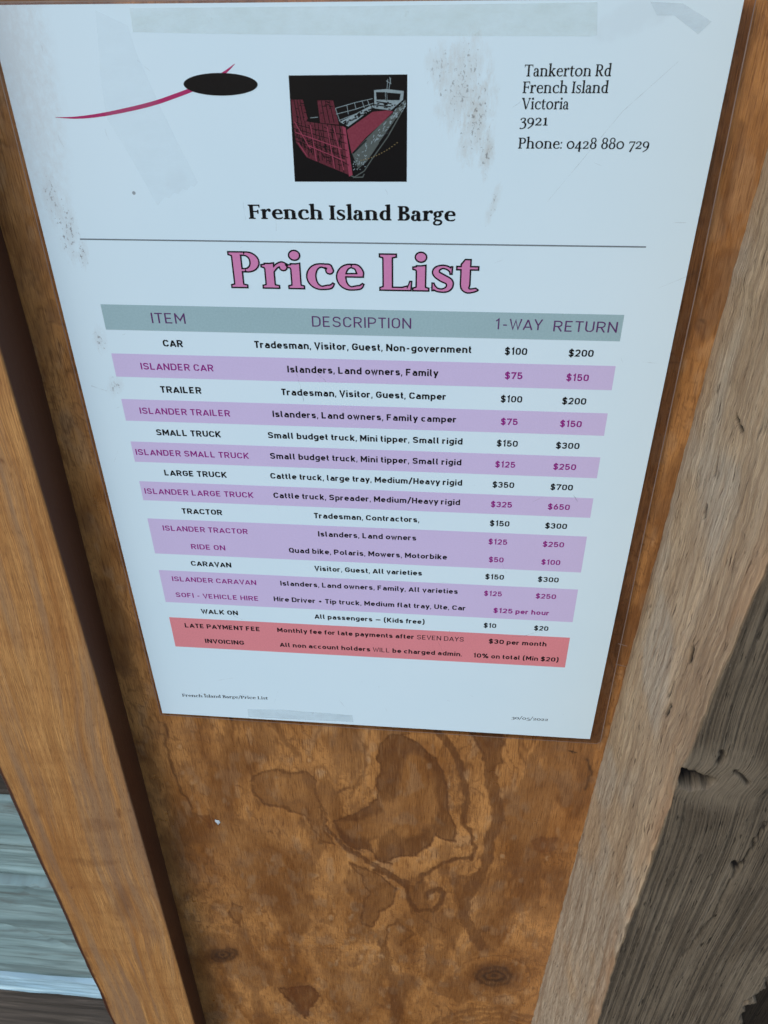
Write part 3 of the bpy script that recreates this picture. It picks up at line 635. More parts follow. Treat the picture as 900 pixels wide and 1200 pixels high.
# ------------------------------------------------------------------ rough grey post on the right
def build_post():
    vv = np.arange(-90, 640, 1.0); CW = -70.0
    ub = np.interp(vv, [-90, 37, 129, 210, 295, 601, 640], [229.5, 226.2, 223.2, 221.2, 218.9, 211, 210])+(fbm(vv/6, vv*0+3, 5)-.5)*.9
    uc = np.interp(vv, [-90, 134, 176, 205, 227, 240, 261, 309, 350, 424, 640], [231, 229, 226.2, 225, 222.6, 222.8, 223.0, 222.6, 220.8, 221.6, 221])+(fbm(vv/9, vv*0+7, 15, 5)-.5)*1.8
    cols = []
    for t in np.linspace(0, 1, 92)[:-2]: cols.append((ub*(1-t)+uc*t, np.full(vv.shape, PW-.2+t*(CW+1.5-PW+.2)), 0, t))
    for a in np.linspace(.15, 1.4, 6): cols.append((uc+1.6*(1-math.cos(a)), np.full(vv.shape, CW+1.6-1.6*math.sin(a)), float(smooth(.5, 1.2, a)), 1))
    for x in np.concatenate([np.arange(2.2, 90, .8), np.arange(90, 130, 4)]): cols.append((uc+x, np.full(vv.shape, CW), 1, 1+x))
    for x in np.linspace(0, 72, 12)[1:]: cols.append((uc+126, np.full(vv.shape, CW+x), 1, 127))
    U = np.stack([c[0] for c in cols], 1); W = np.stack([c[1] for c in cols], 1); V = np.repeat(vv[:, None], len(cols), 1)
    front = np.tile([c[2] for c in cols], (len(vv), 1)).astype(float); tt = np.tile([c[3] for c in cols], (len(vv), 1))
    px, py = proj(U, V, W)
    s_ = np.cumsum(np.concatenate([np.zeros((len(vv), 1)), np.hypot(np.diff(U, axis=1), np.diff(W, axis=1))], 1), 1)
    # knot on the arris: the grain bends round it
    kx, ky = 812., 912.; dx, dy = (px-kx)/46, (py-ky)/20
    r2 = dx*dx+dy*dy; ku, kv = unp(kx, ky, CW)[:2]
    bend = 3.6*np.exp(-(((U-ku-6)/26)**2+((V-kv)/26)**2))*np.sign(V-kv)*(1-np.exp(-((V-kv)/6)**2))
    gx = np.where(front > .5, 75+(U-222)*1.0+bend*.9+V*.02, s_+V*-.06)+5*(fbm(U/90, V/120, 44, 2)-.5)
    jit = (fbm(U/3, V/5, 71, 3)-.5)
    # the hollow eye of the knot
    eye = poly_sdf(px+jit*7, py+jit*5, [(796, 899), (806, 903), (822, 908), (838, 915), (832, 921), (812, 924), (797, 921)])
    e = smooth(-1.2, 1.2, eye)*smooth(.5, 1, front+.4*(tt > .97))
    W = W+6.5*e*(.7+.6*fbm(U/1.2, V/1.2, 9, 2)); U = U+1.5*e*(1-front)
    knot = 1.0*e*(.9+.1*(fbm(gx/1.5, V/9, 5, 2) > .45))
    halo = .75*smooth(3.2, .6, (((px-845)/40)**2+((py-912)/26)**2))*front*(1-e)*(.4+.9*fbm(U/3, V/3, 55, 3))
    for q, w_, k in (([(843, 893), (847, 888), (846, 882)], 5, .9), ([(861, 905), (870, 910), (876, 918)], 3.2, .8), ([(898, 965), (885, 985), (868, 1015)], 2.2, .9), ([(868, 1015), (855, 1035), (835, 1075), (800, 1120)], 1.8, .6), ([(860, 1012), (864, 1018)], 6, 1)):
        d = line_dist(px+jit*4, py+jit*4, q); m_ = k*(1-smooth(w_*.3, w_*.9, d)); np.maximum(knot, m_*front, out=knot); W = W+m_*front*1.4
    # long checks on the pale side
    for q in ([(790, 800), (783, 815)], [(781, 838), (786, 826)], [(812, 758), (807, 775)], [(842, 540), (838, 555)], [(864, 488), (870, 505)], [(828, 594), (826, 606)]):
        d = line_dist(px+jit*3, py+jit*3, q); m_ = (1-smooth(.8, 2.4, d))*(1-front); np.maximum(knot, m_, out=knot); W = W; U = U+m_*1.2
    # ragged broken hollow low on the right
    br = poly_sdf(px+jit*26, py+jit*26, [(862, 1215), (872, 1185), (884, 1165), (905, 1150), (960, 1130), (960, 1300), (850, 1300)])
    b = smooth(-1, 9, br)*front; W = W+26*b; np.maximum(knot, .8*b, out=knot)  # recess also coloured near black, as the shade inside it
    np.maximum(halo, .5*smooth(-34, -3, br)*(1-b)*front, out=halo)
    warm = (.25+.75*fbm(U/6, V/22, 3, 3))*smooth(.80, 1.0, tt)*(1-smooth(.3, .9, front))*smooth(.42, .56, fbm(tt*4, V/38, 90, 3)+.10)
    warm = np.clip(warm*1.25, 0, .9); warm *= .85
    grey = (1-front)*(.15+.75*smooth(.42, .62, fbm(tt*2.2, V/45, 12, 3)+.18*smooth(300, 420, V)-.15*tt))
    # rough sawn relief
    rel = (fbm(s_/1.1, V/7, 33, 3)-.5)*1.0+(fbm(s_/5, V/60, 37, 2)-.5)*1.2
    ridg = (fbm(gx/2.4, V/160, 61, 3)-.5)*.5
    U = U+rel*(1-front)*np.clip(tt*12, 0, 1); W = W+front*(rel*.35+ridg)*(1-b)
    base = world(270, 640, -30)
    me = grid('post', U, V, W, (gx, V), dict(front=front, knot=knot, halo=np.clip(halo, 0, 1), warm=warm, grey=grey), base)
    link('timber_post', me, mat_post(), None, 'rough sawn upright post with pale side and dark grey front, right of the list', 'post', loc=base)
build_post()

# ------------------------------------------------------------------ boards seen through the gap on the left
def build_cladding():
    base = world(-250, 1100, 66)
    t = empty('weathered_wall', base, 'grey blue weathered horizontal boards seen through the gap left of the batten', 'wall')
    blue = mat_plank('flaked blue grey paint', (.20, .31, .31), (.30, .42, .415), (.06, .075, .07))
    pale = mat_plank('pale strip for lit ledge', (.36, .56, .66), (.48, .68, .76), (.16, .24, .27))  # light on a board's top ledge, put into a pale blue colour
    drk = mat_plank('dark bare board', (.060, .052, .044), (.14, .115, .095), (.02, .018, .015))
    def v_at(y): return unp(0, y, 60)[1]
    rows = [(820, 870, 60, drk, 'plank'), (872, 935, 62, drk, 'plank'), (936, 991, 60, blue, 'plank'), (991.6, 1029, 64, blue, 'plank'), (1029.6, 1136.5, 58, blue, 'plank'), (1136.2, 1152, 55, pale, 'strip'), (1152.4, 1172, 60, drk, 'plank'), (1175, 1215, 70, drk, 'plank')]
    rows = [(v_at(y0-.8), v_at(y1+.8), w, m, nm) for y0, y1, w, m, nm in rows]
    top, bot = rows[0][0], rows[-1][1]
    for q in range(9): rows.append((top-62*(q+1), top-62*q-1, 60+(q % 3)*2, drk if q % 4 == 0 else blue, 'plank'))
    for q in range(3): rows.append((bot+62*q+1, bot+62*(q+1), 64+(q % 2)*3, drk, 'plank'))
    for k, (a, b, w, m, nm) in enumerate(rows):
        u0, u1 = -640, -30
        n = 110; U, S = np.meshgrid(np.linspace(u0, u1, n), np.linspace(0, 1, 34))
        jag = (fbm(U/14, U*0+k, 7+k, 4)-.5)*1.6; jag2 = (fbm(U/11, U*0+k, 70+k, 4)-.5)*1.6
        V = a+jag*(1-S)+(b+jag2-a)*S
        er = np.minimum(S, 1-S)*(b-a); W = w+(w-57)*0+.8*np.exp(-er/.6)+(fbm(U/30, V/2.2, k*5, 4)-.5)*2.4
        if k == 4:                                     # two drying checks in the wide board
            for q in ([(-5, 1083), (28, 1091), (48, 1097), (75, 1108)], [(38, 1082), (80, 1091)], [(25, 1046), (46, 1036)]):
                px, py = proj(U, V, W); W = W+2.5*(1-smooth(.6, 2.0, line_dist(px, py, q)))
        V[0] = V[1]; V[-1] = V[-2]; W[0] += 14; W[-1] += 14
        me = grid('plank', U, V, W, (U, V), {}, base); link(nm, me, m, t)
    a = world(-645, top-62*9, 84); b = world(-20, bot+190, 90)
    s = NB('dark sheathing'); m = s.done(s.mix(s.noise(s.obj(), 60), (.02, .018, .016), (.05, .042, .036)), .9)
    link('sheathing', mesh('sheathing', [(x, y, z) for x in (a.x, b.x) for y in (a.y, b.y) for z in (a.z, b.z)], [(0, 1, 3, 2), (4, 6, 7, 5), (0, 2, 6, 4), (1, 5, 7, 3), (2, 3, 7, 6), (0, 4, 5, 1)], base=base), m, t)
build_cladding()

# ------------------------------------------------------------------ the laminated price list
SHEET = world(105, 297, 0)
sign = empty('price_list_sign', SHEET, 'white laminated barge price list sheet with lilac and red table rows fixed to the plywood', 'sign')
def wave(s):
    o = s.obj(); a = s.noise(s.map(o, (9, 9, 5)), 1, 2, .5); b = s.noise(s.map(o, (260, 260, 260)), 1, 2)
    return s.bump(s.math('ADD', a, s.math('MULTIPLY', b, .004)), .010, .35)
def film(name, color, rough=.6, spec=.3, alpha=None):
    s = NB(name); return s.done(color, rough, None, spec, .5 if alpha is None else .6, .16, wave(s), alpha)
def blob(s, o, u, v, ru, rv, rot=0.0):
    """soft spot on the sheet in mm: 1 in the middle, 0 outside"""
    c = world(u, v)-SHEET; x = s.n('ShaderNodeMapping', vector_type='POINT')
    s.put(x.inputs[0], o); x.inputs['Location'].default_value = (-c.x, 0, -c.z)
    y = s.n('ShaderNodeMapping'); s.put(y.inputs[0], x.outputs[0]); y.inputs['Rotation'].default_value = (0, rot, 0)
    z = s.n('ShaderNodeMapping'); s.put(z.inputs[0], y.outputs[0]); z.inputs['Scale'].default_value = (1000/ru, 0, 1000/rv)
    l = s.n('ShaderNodeVectorMath', operation='LENGTH'); s.put(l.inputs[0], z.outputs[0])
    return s.math('SUBTRACT', 1.0, l.outputs['Value'], True)
def mat_paper():
    s = NB('laminated white paper'); o = s.obj()
    tone = s.noise(s.map(o, (6, 6, 6)), 1, 4, .6)
    c = s.mix(s.ramp(tone, (.35, 0.0), (.65, 1.0)), (.66, .835, .91), (.70, .86, .93))
    grit = s.noise(s.map(o, (900, 900, 600)), 1, 4, .7); mot = s.noise(s.map(o, (170, 170, 90)), 1, 4, .65)
    mot2 = s.noise(s.map(o, (420, 420, 160)), 1, 5, .75); margin_mot = s.noise(s.map(o, (500, 500, 300)), 1, 5, .75)
    def stain_tone(c, b, col, lo, hi, amt, tex):
        if tex is grit: v = s.ramp(s.math('ADD', s.math('MULTIPLY', b, .16), s.math('MULTIPLY', tex, .9)), (.62, 0.0), (.67, 1.0))
        else: v = s.ramp(s.math('ADD', s.math('MULTIPLY', b, .38), s.math('MULTIPLY', tex, .8)), (lo, 0.0), (min(1, hi), 1.0))
        m = s.math('MULTIPLY', v, amt)
        m = s.math('MULTIPLY', m, s.ramp(b, (0.0, 0.0), (.25, 1.0)))
        return s.mix(m, c, col)
    for (u, v, ru, rv, rot, amt) in ((136, 20, 9, 18, -.25, .5), (141, 29, 6, 17, -.25, .55), (144.5, 38, 3.2, 10, -.1, .6), (147.5, 52, 2, 9, -.25, .4), (130, 15, 6, 8, -.2, .35)):
        b = blob(s, o, u, v, ru, rv, rot); c = stain_tone(c, b, (.42, .36, .27), .46, .86, amt*.85, mot2); c = stain_tone(c, b, (.08, .065, .055), .60, .68, amt, grit)
    for (u, v, ru, rv, rot, amt) in ((9, 62, 6, 16, -.12, .6), (6, 52, 5, 12, 0, .5), (12, 70, 3, 8, -.2, .8), (11, 100, 4, 8, 0, .5), (13, 118, 4, 8, -.5, .5)):
        b = blob(s, o, u, v, ru, rv, rot); c = stain_tone(c, b, (.40, .37, .34), .50, .95, amt*.6, mot2); c = stain_tone(c, b, (.10, .07, .07), .60, .70, amt, grit)
    c = stain_tone(c, blob(s, o, 3, 8, 16, 60), (.48, .46, .44), .35, .75, .38, margin_mot)  # warm grey tone fading out from the top left margin
    for (u, v, ru, rv, rot, amt) in ((48, 46, 5, 5, 0, .30), (182, 4, 14, 5, .35, .4)):
        c = stain_tone(c, blob(s, o, u, v, ru, rv, rot), (.50, .60, .65), .4, .6, amt*.4, mot)
    # stray specks all over
    vor = s.n('ShaderNodeTexVoronoi'); s.put(vor.inputs['Vector'], o); vor.inputs['Scale'].default_value = 60
    sp = s.math('LESS_THAN', vor.outputs['Distance'], .035)
    sp = s.math('MULTIPLY', sp, s.math('GREATER_THAN', s.noise(s.map(o, (35, 35, 35))), .52))
    c = s.mix(s.math('MULTIPLY', sp, .7), c, (.15, .16, .17))
    return s.done(c, .6, None, .08, .15, .13, wave(s))
nu, nv = 106, 150
U, V = np.meshgrid(np.linspace(0, 210, nu), np.linspace(-.3, 296.6, nv))
link('paper', grid('paper', U, V, np.zeros(U.shape), (U, V), {}, SHEET), mat_paper(), sign)
ZB, ZT = -.03, -.06        # print lies in front of the paper
def flat(name, polys, mat, w=ZB, parent=sign, tri=None, label=None, thing=False, base=None):
    """polygons given in sheet mm"""
    vs, fs = [], []
    for p in polys: b = len(vs); vs += [world(x, y, w) for x, y in p]; fs.append(tuple(range(b, b+len(p))))
    return link(name, mesh(name, vs, fs, base=base or SHEET), mat, parent, label)
def ink(name, c, tex=.25):
    s = NB(name); o = s.obj(); n = s.noise(s.map(o, (1500, 1500, 1500)), 1, 2)
    n2 = s.noise(s.map(o, (60, 60, 60)), 1, 3)
    k = s.math('ADD', s.ramp(n, (.35, 0.0), (.7, tex)), s.ramp(n2, (.4, 0.0), (.75, tex*.4)))
    lighter = tuple(min(1, x*1.25+.012) for x in c)
    return s.done(s.mix(k, c, lighter), .6, None, .08, .15, .13, wave(s))
I_black = ink('black ink', (.006, .006, .007), .12); I_teal = ink('grey teal ink', (.32, .47, .50), .3)
I_lilac = ink('lilac ink', (.60, .515, .755), .15); I_red = ink('salmon ink', (.70, .245, .27), .3)
I_mag = ink('magenta ink', (.27, .018, .22), .1); I_head = ink('plum ink', (.11, .04, .14), .2); I_pink = ink('pink ink', (.62, .23, .44), .2)
I_swoosh = ink('crimson ink', (.40, .03, .13), .3); I_line = ink('thin grey ink', (.16, .20, .22), .1); I_maroon = ink('maroon ink', (.22, .02, .05), .2)

def spread(px): return [tuple(unp(x, y, 0)[:2]) for x, y in px]
y_row = lambda k: 87.05+9.045*k
XL, XR = 14.35, 192.65
def band(k0, k1, mat, nm='row_band'):
    n = 24; xs = [XL+(XR-XL)*i/n for i in range(n+1)]
    flat(nm, [[(xs[i], k0), (xs[i], k1), (xs[i+1], k1), (xs[i+1], k0)] for i in range(n)], mat)
band(87.0, 96.2, I_teal, 'header_band')
for a, b in ((2, 3), (4, 5), (6, 7), (8, 9), (10, 12), (13, 15)): band(y_row(a), y_row(b), I_lilac)
band(y_row(16), y_row(18), I_red)
flat('ruled_line', [[(12.2, 64.7), (12.2, 65.15), (195.8, 65.15), (195.8, 64.7)]], I_line)

def text(runs, uc, v, width, cap, mat=None, align='c', track=0, name='lettering', w=ZT, outline=None, slope=0):
    """runs: list of (text, font kind, font parameter); width in mm is matched exactly"""
    if isinstance(runs, str): runs = [(runs, 'sans', 1.7)]
    V_, F_, x = [], [], 0
    for tx, kind, par in runs:
        v_, f_, adv = layout(kind, par, tx, track); b = len(V_)
        k = 1 if kind == 'sans' else 10/69
        V_ += [((a*k+x), c*k) for a, c in v_]; F_ += [tuple(b+i for i in t) for t in f_]; x += adv*k
    lo = min(p[0] for p in V_); hi = max(p[0] for p in V_); sx = width/(hi-lo); sy = cap/10
    u0 = uc-width/2 if align == 'c' else uc
    def T(p): uu = u0+(p[0]-lo)*sx; return (uu, v-p[1]*sy+slope*(uu-uc))
    me = mesh(name, [world(*T(p), w) for p in V_], F_, base=SHEET)
    link(name, me, mat or I_black, sign)
    if outline:
        cnt = {}
        for t in F_:
            for i in range(3):
                e = (t[i], t[(i+1) % 3]); k = (min(e), max(e)); cnt[k] = cnt.get(k, 0)+1
        nxt = {}
        for t in F_:
            for i in range(3):
                a_, b_ = t[i], t[(i+1) % 3]
                if cnt[(min(a_, b_), max(a_, b_))] == 1: nxt.setdefault(a_, []).append(b_)
        P_ = Pen()
        while nxt:
            a_ = next(iter(nxt)); loop = [a_]
            while True:
                l = nxt.get(loop[-1])
                if not l: break
                n_ = l.pop()
                if not l: del nxt[loop[-1]]
                if n_ == a_: break
                loop.append(n_)
            pts = [(*T(V_[i]), outline) for i in loop]; q_ = [pts[0]]
            for p in pts[1:]:
                if math.hypot(p[0]-q_[-1][0], p[1]-q_[-1][1]) > .12: q_.append(p)
            if len(q_) > 3: P_.path(q_, True)
        vs_, fs_ = [], []
        for p in P_.q: k = len(vs_); vs_ += [world(x, y, w-.03-.00002*(k % 50)) for x, y in p]; fs_.append(tuple(range(k, k+len(p))))
        link('lettering_outline', mesh('outline', vs_, fs_, base=SHEET), I_black, sign)
    return sx/sy

REG, MED, BLD, LIT = 1.3, 1.65, 2.0, 1.15
ca, cb, cc_, cd = 37.8, 105.2, 158.1, 180.2; CAP = 2.62
base_v = lambda k: 102.0+9.03*k
ratio = []
for t_, c_, w_ in (('ITEM', 37.7, 12.1), ('DESCRIPTION', 105.3, 34.1)): ratio.append(text([(t_, 'sans', LIT)], c_, 93.4, w_, 3.75, I_head))
text([('1-WAY', 'sans', LIT)], 158.6, 92.9, 15.7, 3.75, I_head); text([('RETURN', 'sans', LIT)], 180.6, 93.2, 21, 3.75, I_head)
rows = [('CAR', 7.2, 0, 'Tradesman, Visitor, Guest, Non-government', 75.9, '$100', '$200'),
 ('ISLANDER CAR', 26.9, 1, 'Islanders, Land owners, Family', 53.9, '$75', '$150'),
 ('TRAILER', 15.4, 0, 'Tradesman, Visitor, Guest, Camper', 59.8, '$100', '$200'),
 ('ISLANDER TRAILER', 34.6, 1, 'Islanders, Land owners, Family camper', 67.9, '$75', '$150'),
 ('SMALL TRUCK', 25.2, 0, 'Small budget truck, Mini tipper, Small rigid', 73.2, '$150', '$300'),
 ('ISLANDER SMALL TRUCK', 44.8, 1, 'Small budget truck, Mini tipper, Small rigid', 73.2, '$125', '$250'),
 ('LARGE TRUCK', 25.1, 0, 'Cattle truck, large tray, Medium/Heavy rigid', 74.6, '$350', '$700'),
 ('ISLANDER LARGE TRUCK', 44.5, 1, 'Cattle truck, Spreader, Medium/Heavy rigid', 73.8, '$325', '$650'),
 ('TRACTOR', 16.7, 0, 'Tradesman, Contractors,', 42.3, '$150', '$300'),
 ('ISLANDER TRACTOR', 35.8, 1, 'Islanders, Land owners', 40.1, '$125', '$250'),
 ('RIDE ON', 14.6, 1, 'Quad bike, Polaris, Mowers, Motorbike', 65.6, '$50', '$100'),
 ('CARAVAN', 17.5, 0, 'Visitor, Guest, All varieties', 45.4, '$150', '$300'),
 ('ISLANDER CARAVAN', 37.1, 1, 'Islanders, Land owners, Family, All varieties', 76, '$125', '$250'),
 ('SOFI - VEHICLE HIRE', 36.9, 1, 'Hire Driver + Tip truck, Medium flat tray, Ute, Car', 83.4, '$125 per hour', None),
 ('WALK ON', 16.8, 0, 'All passengers _ (Kids free)', 48.6, '$10', '$20'),
 ('LATE PAYMENT FEE', 34.4, 0, [('Monthly fee for late payments after ', 'sans', BLD), ('SEVEN DAYS', 'sans', 1.2)], 83.5, '$30 per month', None),
 ('INVOICING', 18.2, 0, [('All non account holders ', 'sans', BLD), ('WILL', 'sans', 1.2), (' be charged admin.', 'sans', BLD)], 82.8, '10% on total (Min $20)', None)]
pw = {'$100': 7.6, '$200': 8.4, '$75': 6.1, '$150': 7.7, '$300': 8.5, '$125': 7.5, '$250': 8.4, '$350': 8.2, '$700': 8.4, '$325': 8.2, '$650': 8.4, '$50': 6.0, '$10': 5.4, '$20': 6.1, '$125 per hour': 23.6, '$30 per month': 25.2, '10% on total (Min $20)': 37.6}
for k, (it, wi, m, de, wd_, p1, p2) in enumerate(rows):
    v_ = base_v(k); I = I_mag if m else I_black
    text([(it, 'sans', MED if m else BLD)], ca+k*.02, v_+.05, wi, CAP, I)
    if isinstance(de, str): ratio.append(text([(de, 'sans', BLD)], cb, v_-.3, wd_, CAP))
    else: text(de, cb, v_-.3+.2, wd_, CAP)
    if p2: text([(p1, 'sans', BLD-.1)], 158.4-k*.04, v_-.05, pw[p1], CAP, I); text([(p2, 'sans', BLD-.1)], 180.4-k*.04, v_+.05, pw[p2], CAP, I)
    else: text([(p1, 'sans', BLD)], 170.5, v_+.15, pw[p1], CAP, I)
print('natural width ratios', [round(r, 2) for r in ratio])
def st(t, u, v, wdt, cap, bold=False, mat=None, **k): return text([(t, 'serif', bold)], u, v, wdt, cap, mat, **k)
print([round(r, 2) for r in (
 st('Tankerton Rd', 153.7, 17.9, 24.2, 2.95, align='l'), st('French Island', 153.6, 22.1, 24.1, 2.95, align='l'), st('Victoria', 153.6, 26.25, 13.5, 2.95, align='l'),
 st('3921', 153.5, 30.5, 8.1, 2.95, align='l'), st('Phone: 0428 880 729', 153.6, 36.7, 38, 2.95, align='l'),
 st('French Island Barge', 102.95, 57.8, 65.9, 4.4, True), st('Price List', 103, 80.2, 82.6, 11.9, True, I_pink, outline=.5),
 st('French Island Barge/Price List', 12.3, 283.6, 42.6, 1.95, align='l', slope=-.035), st('30/05/2022', 171.8, 285.6, 17.1, 2.0, align='l'))])

# swoosh and black oval over it
sw = [unp(x, y)[:2] for x, y in [(65, 137.5), (85, 138), (105, 136.5), (125, 133.5), (145, 129.5), (165, 125), (185, 119.5), (205, 112.5), (225, 105), (245, 96), (262, 86), (275, 75)]]
Pn = Pen(); Pn.spline([(*sw[i], w_) for i, w_ in enumerate((.1, .55, .85, 1.0, 1.1, 1.15, 1.15, 1.15, 1.1, 1.0, .8, .15))], 4)
v_, f_ = union([[(x, y) for x, y in q] for q in Pn.q]); link('swoosh', mesh('swoosh', [world(x, y, ZB) for x, y in v_], f_, base=SHEET), I_swoosh, sign)
flat('black_oval', [[(65.6+11.1*math.cos(k*math.pi/24), 19.75+2.95*math.sin(k*math.pi/24)) for k in range(48)]], I_black, ZT)

# printed picture of the barge
def zp(*p): return [tuple(unp(330+x/5.625, 75+y/5.625)[:2]) for x, y in p]
I_night = ink('picture black ink', (.005, .005, .006), .05); I_brick = ink('picture dark red ink', (.10, .016, .028), .9); I_deck = ink('picture red ink', (.19, .032, .054), .6)
I_white = ink('picture pale ink', (.23, .30, .32), .9); I_grn = ink('picture grey green ink', (.085, .105, .10), .5); I_rose = ink('picture bright red ink', (.26, .045, .08), .5); I_gold = ink('picture ochre ink', (.22, .17, .08), .3)
flat('printed_picture', [spread([(338.2, 88.4), (345.5, 212.9), (476.7, 213), (477.4, 87.2)])], I_night, ZB)
flat('drawn_ramp_panel', [zp((62, 235), (140, 235), (172, 360), (150, 400), (75, 375)), zp((235, 240), (340, 240), (378, 400), (255, 388))], I_brick, ZB-.02)
flat('drawn_deck', [zp((430, 435), (600, 315), (700, 305), (745, 315), (560, 480), (462, 590))], I_deck, ZB-.02)
flat('drawn_ramp', [zp((72, 360), (200, 385), (412, 412), (455, 735), (165, 615), (95, 515))], I_brick, ZB-.03)
flat('drawn_ramp_edge', [zp((400, 408), (422, 420), (468, 730), (445, 742))], I_rose, ZB-.05)
flat('drawn_hull_side', [zp((465, 590), (560, 490), (815, 235), (822, 262), (640, 520), (560, 640), (500, 680))], I_grn, ZB-.02)
flat('drawn_wheelhouse', [zp((610, 172), (690, 165), (806, 178), (800, 236), (720, 305), (612, 292))], I_white, ZB-.04)
flat('drawn_window', [zp((622, 185), (682, 185), (684, 235), (626, 235))], I_night, ZB-.06)
flat('drawn_window', [zp((695, 188), (785, 195), (778, 238), (697, 238))], I_night, ZB-.06)
flat('drawn_bulwark', [zp((385, 382), (600, 268), (612, 285), (440, 412))], I_white, ZB-.03)
def lines(name, segs, mat, w, z):
    P_ = Pen()
    for s_ in segs: P_.path([(x, y, w) for x, y in zp(*s_)])
    v_, f_ = union(P_.q); link(name, mesh(name, [world(x, y, z) for x, y in v_], f_, base=SHEET), mat, sign)
lat = []
for a in np.linspace(0, 1, 13)[1:-1]:
    lat.append([(72+340*a+4*math.sin(a*20), 362+48*a), (100+340*a, 535+200*a)])
for b_ in (.18, .36, .52, .68, .84):
    lat.append([(75+18*b_, 365+165*b_), (200+40*b_, 392+200*b_), (415+35*b_, 415+300*b_)])
for a in (.25, .5, .75): lat.append([(62+78*a, 236), (88+80*a, 372)]); lat.append([(235+105*a, 242), (258+118*a, 390)])
rg2 = np.random.RandomState(9)
for k in range(95):
    a, c = rg2.rand(), rg2.rand(); x = 90+a*320; y = 375+a*45+c*(150+a*140); v_ = rg2.rand() < .6
    lat.append([(x, y), (x+rg2.uniform(4, 12), y+rg2.uniform(22, 50))] if v_ else [(x, y), (x+rg2.uniform(18, 45), y+rg2.uniform(2, 14))])
for k in range(16):
    x = rg2.choice([70, 240])+rg2.uniform(5, 80); y = rg2.uniform(245, 350); lat.append([(x, y), (x+rg2.uniform(10, 30), y+rg2.uniform(-6, 14))])
lines('drawn_lattice', lat, I_night, .2, ZB-.05)
bars = [[(85, 380), (190, 560)], [(190, 400), (230, 640)], [(300, 412), (350, 690)], [(110, 520), (170, 610)], [(170, 535), (420, 640)], [(90, 450), (400, 560)], [(345, 420), (410, 700)]]
lines('drawn_ramp_rib', bars, I_rose, .26, ZB-.06)
rl = [[(355, 292), (480, 255), (600, 228)], [(360, 330), (480, 300), (605, 258)], [(355, 292), (385, 380)], [(430, 270), (440, 330)], [(480, 255), (492, 300)], [(530, 240), (545, 290)], [(565, 235), (580, 275)], [(190, 355), (240, 350)], [(378, 372), (600, 285)], [(700, 100), (695, 165)], [(690, 110), (720, 130), (712, 85)], [(720, 90), (708, 165)]]
lines('drawn_rail', rl, I_white, .15, ZB-.05)
rng = np.random.RandomState(3); ch = []
for k in range(70):
    a = rng.rand()**.8; x, y = 535+275*a, 590-330*a; d = rng.uniform(-18, 18); ch.append([(x+d, y+d*.6), (x+d+rng.uniform(4, 16), y+d*.6-rng.uniform(2, 20))])
for k in range(26):
    x, y = 470+rng.uniform(0, 90), 640+rng.uniform(-45, 60); ch.append([(x, y), (x+rng.uniform(-12, 12), y+rng.uniform(-12, 12))])
for k in range(22):
    a = rng.rand(); x, y = 400+200*a, 395-105*a; ch.append([(x, y), (x+rng.uniform(3, 15), y-rng.uniform(-6, 10))])
lines('drawn_highlight', ch, I_white, .2, ZB-.07)
lines('drawn_keel', [[(455, 735), (480, 745), (545, 705), (600, 620), (700, 480), (815, 275)], [(470, 748), (535, 745), (545, 725)], [(500, 690), (560, 640), (640, 520)]], I_grn, .3, ZB-.04)
lines('drawn_rope', [[(520+k*17, 636-k*3+(-.42)*k*k*.9), (528+k*17, 635-k*3-.42*k*k*.9-2)] for k in range(15)], I_gold, .22, ZB-.08)
dk2 = []
for k in range(34):
    a = rg2.rand(); x, y = 400+205*a, 395-112*a+rg2.uniform(-10, 14); dk2.append([(x, y), (x+rg2.uniform(6, 22), y-rg2.uniform(2, 12))])
for k in range(18):
    x, y = rg2.uniform(612, 795), rg2.uniform(238, 300); dk2.append([(x, y), (x+rg2.uniform(5, 20), y+rg2.uniform(-3, 3))])
lines('drawn_shadow_line', dk2+[[(625, 248), (725, 262)], [(612, 268), (722, 282)], [(690, 185), (690, 240)], [(560, 500), (470, 590)]], I_night, .3, ZB-.09)

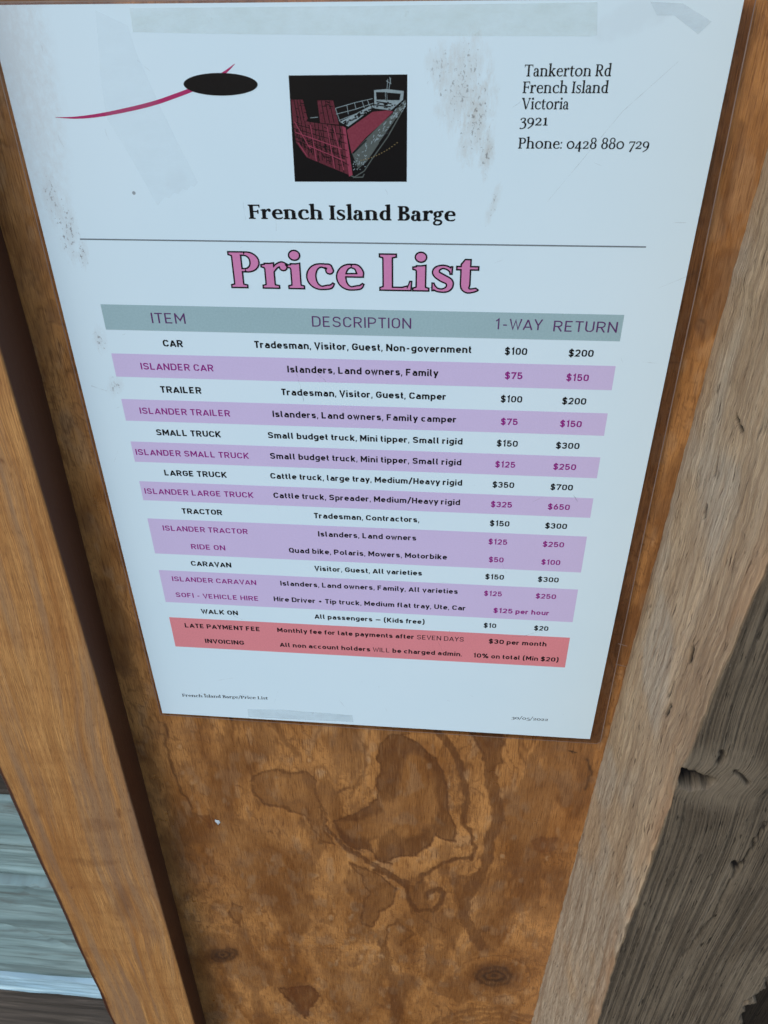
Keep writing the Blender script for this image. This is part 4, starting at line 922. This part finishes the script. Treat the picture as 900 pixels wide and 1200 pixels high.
# clear laminate margin standing out beyond the paper, widest on the right
def build_margin():
    s = NB('clear laminate plastic'); o = s.obj()
    tr = s.n('ShaderNodeBsdfTransparent'); tr.inputs[0].default_value = (.80, .74, .74, 1)  # film tinted darker, partly for the shadow behind it
    gl = s.n('ShaderNodeBsdfGlossy'); gl.inputs['Roughness'].default_value = .18; gl.inputs['Color'].default_value = (1, 1, 1, 1)
    s.t.links.new(wave(s), gl.inputs['Normal'])
    fr = s.n('ShaderNodeFresnel'); fr.inputs[0].default_value = 1.5
    mx = s.n('ShaderNodeMixShader'); s.t.links.new(fr.outputs[0], mx.inputs[0]); s.t.links.new(tr.outputs[0], mx.inputs[1]); s.t.links.new(gl.outputs[0], mx.inputs[2])
    s.t.links.new(mx.outputs[0], s.out.inputs[0])
    out = [(-1.2, -1.0), (213.0, -1.0), (213.9, 72), (214.3, 180), (215.1, 298.2), (213.6, 299.6), (105, 299.0), (-1.2, 298.0)]
    inn = [(-.02, -.32), (210.02, -.32), (210.02, 72), (210.02, 180), (210.02, 296.2), (210.02, 296.62), (105, 296.62), (-.02, 296.62)]
    n = len(out); vs_ = [world(*p, -.02) for p in inn]+[world(*p, .1) for p in out]
    link('laminate_margin', mesh('margin', vs_, [(i, (i+1) % n, n+(i+1) % n, n+i) for i in range(n)], base=SHEET), s.m, sign)
    # cut rim strip, the light it catches put into a paler colour
    s = NB('laminate cut rim'); m = s.done(s.mix(s.noise(s.map(s.obj(), (30, 30, 60))), (.14, .09, .07), (.34, .26, .22)), .3, None, .5)
    P_ = Pen(); P_.path([(x, y, .32) for x, y in out], True); v2, f2 = union(P_.q)
    me = mesh('rim', [world(x, y, .0) for x, y in v2], f2, base=SHEET); link('laminate_rim', me, m, sign)
    # short creases across the right margin
    cr = [spread([(724, 754), (735, 757)]), spread([(721, 778), (734, 781)])]; P_ = Pen()
    for c in cr: P_.path([(x, y, .35) for x, y in c])
    v2, f2 = union(P_.q); link('laminate_crease', mesh('crease', [world(x, y, -.1) for x, y in v2], f2, base=SHEET), m, sign)
build_margin()

# faint hairline scratches and scuffs in the plastic
def build_scratches():
    s = NB('scratched plastic'); o = s.obj(); m = s.done((.30, .34, .36), .5, None, .2, 0, .1, None, s.ramp(s.noise(s.map(o, (300, 300, 300)), 1, 3), (.4, .02), (.65, .30)))
    rg = np.random.RandomState(11); P_ = Pen()
    sets = [([(795, 72), (730, 130), (640, 238)], .11), ([(640, 733), (632, 739), (615, 745), (600, 746)], .35), ([(345, 430), (352, 452), (356, 470)], .25), ([(372, 438), (382, 447)], .4), ([(107, 452), (125, 458)], .4), ([(672, 580), (677, 588)], .4), ([(262, 716), (284, 726)], .2)]
    for px_, w_ in sets: P_.path([(x, y, w_) for x, y in spread(px_)])
    for k in range(60):
        u, v = rg.uniform(6, 204), rg.uniform(8, 290); a = rg.uniform(-.6, 2.2); l = rg.exponential(3)+.5
        P_.path([(u, v, .08), (u+math.cos(a)*l*.5+rg.uniform(-.3, .3), v+math.sin(a)*l*.5, rg.uniform(.1, .22)), (u+math.cos(a)*l, v+math.sin(a)*l, .06)])
    vs_, fs_ = [], []
    for p in P_.q: k = len(vs_); vs_ += [world(x, y, -.10-.00003*(k % 40)) for x, y in p]; fs_.append(tuple(range(k, k+len(p))))
    link('scratch', mesh('scratch', vs_, fs_, base=SHEET), m, sign, kind='stuff')
build_scratches()

# strips of old clear tape stuck on the sheet
def tape(name, poly, col, amt, label, w=-.11, n=10):
    s = NB(name+' plastic'); o = s.obj()
    k = s.ramp(s.noise(s.map(o, (70, 70, 160)), 1, 5, .7), (.35, amt*.55), (.7, amt*1.25))
    k = s.math('ADD', k, s.ramp(s.noise(s.map(o, (200, 200, 120)), 1, 4, .7), (.66, 0.0), (.8, amt)), True)
    m = s.done(col, .35, None, .4, .3, .1, None, k)
    c = np.mean(poly, 0); base = world(c[0], c[1], 0)
    vs_ = [world(x, y, w) for x, y in poly]+[world(x, y, w+.06) for x, y in poly]; q = len(poly)
    fs = [tuple(range(q)), tuple(range(q, 2*q))]+[(i, (i+1) % q, q+(i+1) % q, q+i) for i in range(q)]
    link('tape_strip', mesh('tape', vs_, fs[:1]+fs[2:], base=base), m, None, label, 'tape', loc=base)
tape('yellowed tape', spread([(152, 9.5), (420, 7), (700, 2.5), (699.5, 41), (690, 42.3), (450, 41.5), (300, 40), (156, 37.5)]), (.60, .70, .62), .20, 'long yellowed strip of tape along the top edge of the price list')
sr = [(232, 214), (228, 219), (224, 217), (219, 223), (214, 221), (209, 227), (204, 226), (199, 232), (193, 231), (185, 241)]
tape('faded tape', spread([(112, 12), (150, 30), (160, 62), (190, 130)]+sr+[(150, 178), (125, 138), (118, 90)]), (.55, .66, .70), .06, 'faint slanting strip of clear tape with a serrated end below the black oval', -.12)
tape('lower tape', spread([(290, 831), (330, 831.5), (413, 838), (414, 845.8), (350, 842.8), (291, 839.8)]), (.44, .53, .57), .20, 'short grey strip of tape on the bottom edge of the price list', -.13)
tape('corner tape', spread([(762, 2), (800, 4), (834, 25), (818, 40), (790, 18), (770, 18)]), (.50, .60, .66), .2, 'small grey scrap of tape in the top right corner of the price list', -.12)
